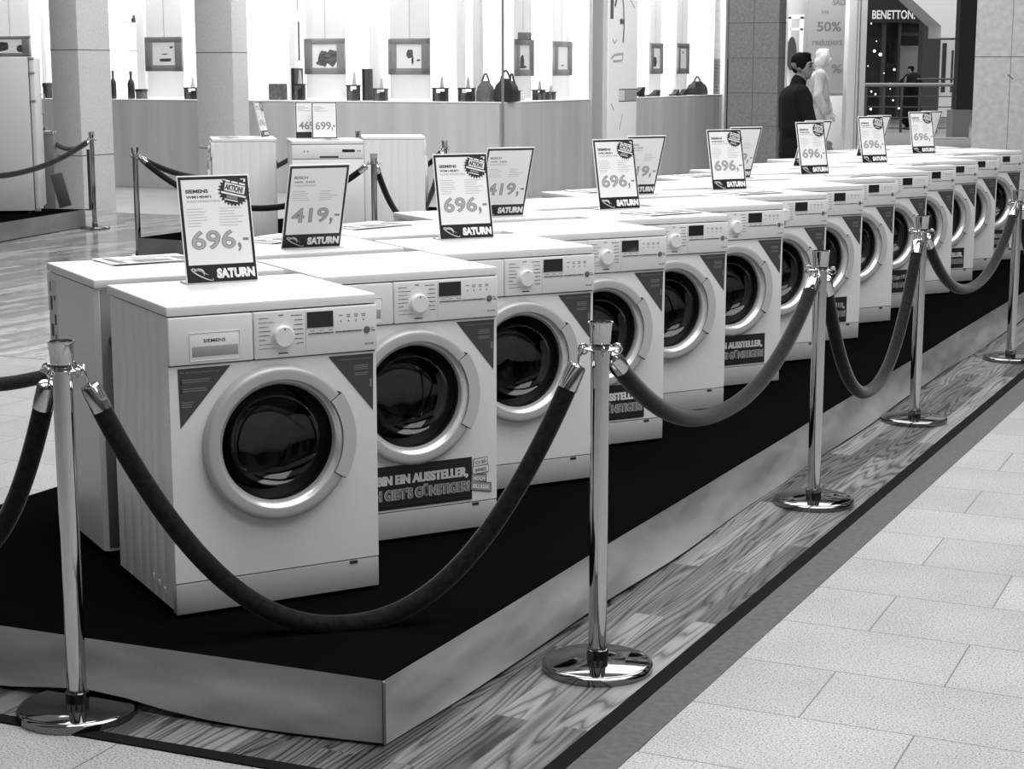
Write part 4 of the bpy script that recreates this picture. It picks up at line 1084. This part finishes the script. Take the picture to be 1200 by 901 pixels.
figure('person', 'distant person in long dark coat leaning on the railing', 'person', (DX(1069, 50.), 50., 0), R(200),
       dict(head=R(20), headpos=(.05, 0, 1.64), elbow={-1: (.20, -.36, 1.24), 1: (.22, .30, 1.20)}, wrist={-1: (.46, -.30, 1.28), 1: (.44, .24, 1.26)},
            knee={-1: (.03, -.09, .50), 1: (-.01, .09, .50)}, ankle={-1: (.0, -.09, .085), 1: (-.04, .09, .085)}), skinm, hairb, black, blackt, shoeb, coat=.40, vox=.014, slim=1.6, face=False)

# ------------------------------------------------------------------ white shop window and dark fashion shop on the right
def panel(name, px0, px1, py0, py1, D, m, th=.05, bev=0, z0=None, z1=None, st=True):
    b = MB(); b.box(DX(px0, D), DX(px1, D), D, D + th, zpx(py1, D) if z0 is None else z0, zpx(py0, D) if z1 is None else z1, m, bev)
    o = b.build(name); return struct(o) if st else o
shopw = mat('window_white', .8, .5); shopg = mat('window_grey', .62, .5)
panel('wall_window_back', 908, 1012, 0, 0, 27.0, shopg, .05, 0, 0, 4.4)
panel('wall_window_left', 918, 922.5, 0, 0, 25.0, shopw, .12, .005, 0, 4.4); panel('wall_window_right', 993, 1006, 0, 0, 25.0, shopw, .3, .01, 0, 4.4); panel('wall_window_edge', 1007, 1014.5, 0, 0, 25.1, shopw, .3, .01, 0, 4.4)
panel('trim_12', 1002.5, 1003.5, 0, 0, 24.99, mat('groove', .35, .5), .02, 0, 0, 4.4)
b = MB(); D = 26.4
b.box(DX(945, D), DX(992.5, D), D, D + .02, zpx(109, D), 3.2, mat('poster_grey', .33, .5)); t = thing('sale_poster', 'grey sale poster behind the white mannequin', 'poster', (0, 0, 0)); b.build('sheet', t)
tx = mat('poster_text', .14, .5); tx2 = mat('poster_text_pale', .20, .5)
for st, a, c, y0, y1, m_ in (('SALE', 973, 990, 3, 9.5, tx), ('bis', 961, 969, 14, 19, tx2), ('50%', 956, 984, 28, 39, tx), ('reduziert', 951, 986, 47, 54.5, tx2), ('%', 974, 987, 76, 86, tx2)): b = MB(); b.text(st, DX(a, D), DX(c, D), zpx(y1, D), zpx(y0, D), D - .004, m_, .02); b.build('poster_lettering', t)
D = 26.5; t = thing('window_surround', 'white upright frame left of the sale poster', 'frame', (0, 0, 0)); b = MB()
for a, c, y0, y1 in ((922, 926, 22, 112), (936, 940.5, 22, 112), (922, 940.5, 20, 25), (924, 940, 35, 38)): b.box(DX(a, D), DX(c, D), D, D + .05, zpx(y1, D), zpx(y0, D), whitewall, .004)
b.build('frame', t)
b = MB(); zc = zpx(65, D); b.prism([(DX(926.5, D) + .075 * math.cos(2 * PI * k / 24), zc + .26 * math.sin(2 * PI * k / 24) * (1 if math.sin(2 * PI * k / 24) > 0 else .9)) for k in range(24)], 'y', D - .06, D - .03, mat('dark_oval', .05, .4))
b.box(DX(926.5, D) - .01, DX(926.5, D) + .01, D - .05, D + .01, zc + .2, zc + .22, steel)
tag(b.build('oval_silhouette', None, (0, 0, 0)), 'dark oval silhouette behind the head of the person in black', 'silhouette')  # made-up oval standing in for an unidentified dark shape
panel('wall_window_low', 968, 992, 112, 0, 26.3, shopw, .3, .01, 0)
# dark column jamb behind the dark stone pillar
panel('wall_slit', 911, 917.5, 0, 0, 24.6, stone, .3, 0, 0, 4.4); panel('trim_13', 909, 918, 94, 104, 24.5, mat('jamb_dark', .012), .08)

dk = noisy('dark_shop', .035, .03, 1.4, .4, detail=4); dk2 = mat('dark_fascia', .055, .5)
panel('wall_fashion_back', 1006, 1084, 0, 0, 61.5, dk, .1, 0, 0, 5.5)
panel('wall_fashion_fascia', 1010, 1084, 3, 29, 60.2, dk2, .2)
b = MB(); D = 60.1; b.text('BENETTON.', DX(1020, D), DX(1070, D), zpx(25, D), zpx(15, D), D, mat('sign_light', .9, .5, emit=.45), .02)
t = thing('shop_sign', 'white illuminated shop name sign over the dark fashion shop', 'sign', (0, 0, 0)); b.build('lettering', t)
b = MB(); b.box(DX(1019, D), DX(1074, D), D + .02, D + .08, zpx(16, D), zpx(15, D) , dk2); b.build('sign_rail', t)
panel('wall_fashion_lintel', 1053, 1080, 30.5, 39, 60.6, mat('lintel_black', .006), .2); panel('wall_fashion_lintel_low', 1053, 1080, 44, 53, 60.7, mat('lintel_black', .006), .2); panel('wall_fashion_strip', 1053, 1080, 39, 44, 60.75, mat('strip_grey', .12), .1)
panel('fashion_poster', 1053, 1079, 55, 97, 61.40, mat('poster_pale', .50, .5), .0999, .01)  # pale poster on the shop's back wall
panel('wall_fashion_jamb', 1033, 1037, 28, 150, 60.5, mat('jamb_mid', .12), .2); panel('wall_fashion_jamb_right', 1052, 1054.5, 28, 150, 60.4, mat('jamb_mid', .12), .2)
panel('dark_banner', 1040, 1047, 51, 74, 61.42, mat('lintel_black', .006), .0799, .01)  # dark banner hung on the same back wall
panel('wall_slab_dark', 1080, 1101, -40, 150, 57, mat('slab_dark', .10, .5), .6)
b = MB(); D = 52; b.prism([(DX(x, D), zpx(y, D)) for x, y in ((1040, -60), (1042, -17), (1062, 0), (1101, 33), (1101, 46), (1124, 46), (1124, -60))], 'y', D, D + 1.6, mat('soffit_pale', .8, .5)); struct(b.build('ceiling_stair'))
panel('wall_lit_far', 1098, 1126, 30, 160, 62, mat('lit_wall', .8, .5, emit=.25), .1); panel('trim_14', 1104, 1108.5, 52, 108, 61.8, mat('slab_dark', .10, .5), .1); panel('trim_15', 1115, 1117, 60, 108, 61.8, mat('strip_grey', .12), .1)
b = MB(); D = 54; b.lathe([(.03, .10), (.03, .06), (.24, .04), (.26, 0), (.22, -.03), (0, -.03)], mat('rod_dark', .06), n=30); tag(b.build('pendant_lamp', None, (DX(1109, D), D, zpx(45, D) - .06)), 'dark flat pendant lamp under the pale stair soffit', 'lamp')
for i, (px, py, r, v) in enumerate(((1024, 61, .075, 1), (1031, 65, .085, 1), (1048, 82, .06, 1), (1022, 107, .05, 1), (1027, 110, .05, 1), (1022, 127, .065, 1), (1048, 117, .045, 1), (1055, 126, .055, 1), (1019, 30, .04, 1), (1026, 50, .03, 1), (1044, 104, .03, 1), (1017, 78, .03, 1), (1036, 86, .03, 1))):
    D = 59.; b = MB(); r *= .62; b.sphere((0, 0, 0), r, mat('bulb', .9, .4, emit=2.2), n=14); b.lathe([(.012, r * .9), (.012, r + .06)], dk2, n=8)
    tag(b.build('lamp_bulb', None, (DX(px, D), D, zpx(py, D))), 'round lamp bulb glowing in the dark fashion shop', 'lamp', 'round bulbs glowing in the dark fashion shop')
# railing of the gallery
t = thing('gallery_railing', 'metal gallery railing with pale handrail in front of the distant person', 'railing', (0, 0, 0)); D = 47.5; rl = mat('rail_pale', .28, .5); rk = mat('rail_dark', .08, .5)
b = MB(); b.tube([(DX(1012, D), D, 1.27), (DX(1122, D), D, 1.27)], .05, rl, 12); b.build('handrail', t)
b = MB(); b.tube([(DX(1078, D), D + .3, 1.42), (DX(1122, D), D + .3, 1.42)], .025, rk, 10); b.build('upper_rail', t)
for px in (1016, 1037, 1058, 1079, 1100, 1118):
    b = MB(); b.box(DX(px, D) - .03, DX(px, D) + .03, D - .02, D + .02, 0, 1.25, rk, .004); b.build('post', t)
for z in (.12, .40, .68, .96):
    b = MB(); b.tube([(DX(1012, D), D, z), (DX(1122, D), D, z)], .015, rk, 8); b.build('bar', t)
# kerb, parapet and dark column left of the light stone wall
panel('wall_parapet', 1119, 1139, 128, 0, 43.4, mat('parapet_grey', .32, .5), .6, 0, 0); panel('wall_column_dark', 1122.5, 1143, -60, 128, 43.6, mat('column_dark', .02, .5), .4); panel('trim_16', 1092, 1139, 160, 167, 42.5, whitewall, .3)
panel('wall_far', 500, 1500, 0, 0, 75, mat('far_wall', .3, .6), .2, 0, 0, 12)
# the rest of the hall, on the right and behind the camera
hallw = mat('hall_wall', .16, .6); halld = mat('hall_dark', .03, .5)
b = MB(); b.box(11, 11.3, -7, 40, 0, 6, hallw); struct(b.build('wall_right'))
b = MB(); b.box(-14, 11.3, -7.3, -7, 0, 6, hallw); struct(b.build('wall_back'))
b = MB(); b.box(-14.3, -14, -7, 40, 0, 6, hallw); struct(b.build('wall_left'))
n_ = 0
for i in range(7):
    b = MB(); b.box(10.9, 11, -5 + i * 5.6, -2.2 + i * 5.6, 0, 3.2, halld); struct(b.build('door_%d' % (i + 1)))  # unseen dark bands added to give the chrome contrast to reflect
for i in range(5):
    b = MB(); b.box(-12 + i * 4.8, -9.4 + i * 4.8, -7, -6.9, 0, 3.2, halld); struct(b.build('door_%d' % (i + 8)))  # more added dark bands behind the camera, for the chrome reflections
# ceiling of the hall: dark beams between rooflights
ceil_ = mat('ceiling_dark', .10, .7)
for i in range(8):
    b = MB(); b.box(-16, 14, -6 + i * 6.2, -3.6 + i * 6.2, 8.2, 8.6, ceil_); o = struct(b.build('ceiling_beam' if i else 'ceiling'))

# ------------------------------------------------------------------ light
def area(name, loc, rot, sx, sy, power):
    l = bpy.data.lights.new(name, 'AREA'); l.shape = 'RECTANGLE'; l.size = sx; l.size_y = sy; l.energy = power
    o = bpy.data.objects.new(name, l); C.objects.link(o); o.location = loc; o.rotation_euler = rot; return o
area('rooflight', (2.0, 4.5, 7.6), (0, 0, 0), 9, 5, 620)
area('rooflight', (1.0, 11., 7.6), (0, 0, 0), 10, 5, 700)
area('rooflight', (0., 18., 7.6), (0, 0, 0), 10, 5, 620)
area('rooflight', (4.5, -1.0, 7.6), (0, 0, 0), 7, 4, 300)
area('panel_fill_light', wA(4.9, .17, 4.1), (0, 0, RA), 9, .22, 260)  # unseen fill lamp added to brighten the fronts of the hanging panels
area('panel_fill_light', wB(4.6, .17, 4.1), (0, 0, RB), 7.4, .22, 220)  # same added fill for the panels of the side front
area('window_light', (DX(960, 25.6), 25.0, 4.2), (R(20), 0, 0), 1.8, .8, 110)
area('gallery_light', (11, 46, 7.5), (0, 0, 0), 10, 8, 700)
W_ = bpy.data.worlds.new('World'); bpy.context.scene.world = W_; W_.use_nodes = True
W_.node_tree.nodes['Background'].inputs[0].default_value = (1, 1, 1, 1); W_.node_tree.nodes['Background'].inputs[1].default_value = .36

# ------------------------------------------------------------------ camera
cam = bpy.data.cameras.new('Camera'); co = bpy.data.objects.new('Camera', cam); C.objects.link(co)
cam.sensor_fit = 'HORIZONTAL'; cam.sensor_width = 36; cam.lens = 36 * 2039.7 / 1200; cam.clip_end = 200
co.location = (0, 0, EYE); co.rotation_euler = (PI / 2 - .178, 0, 0)
S = bpy.context.scene; S.camera = co
S.view_settings.view_transform = 'Standard'; S.view_settings.look = 'None'; S.view_settings.gamma = 1; S.view_settings.exposure = 0; S.view_settings.use_curve_mapping = False
S.cycles.max_bounces = 8; S.cycles.transparent_max_bounces = 16
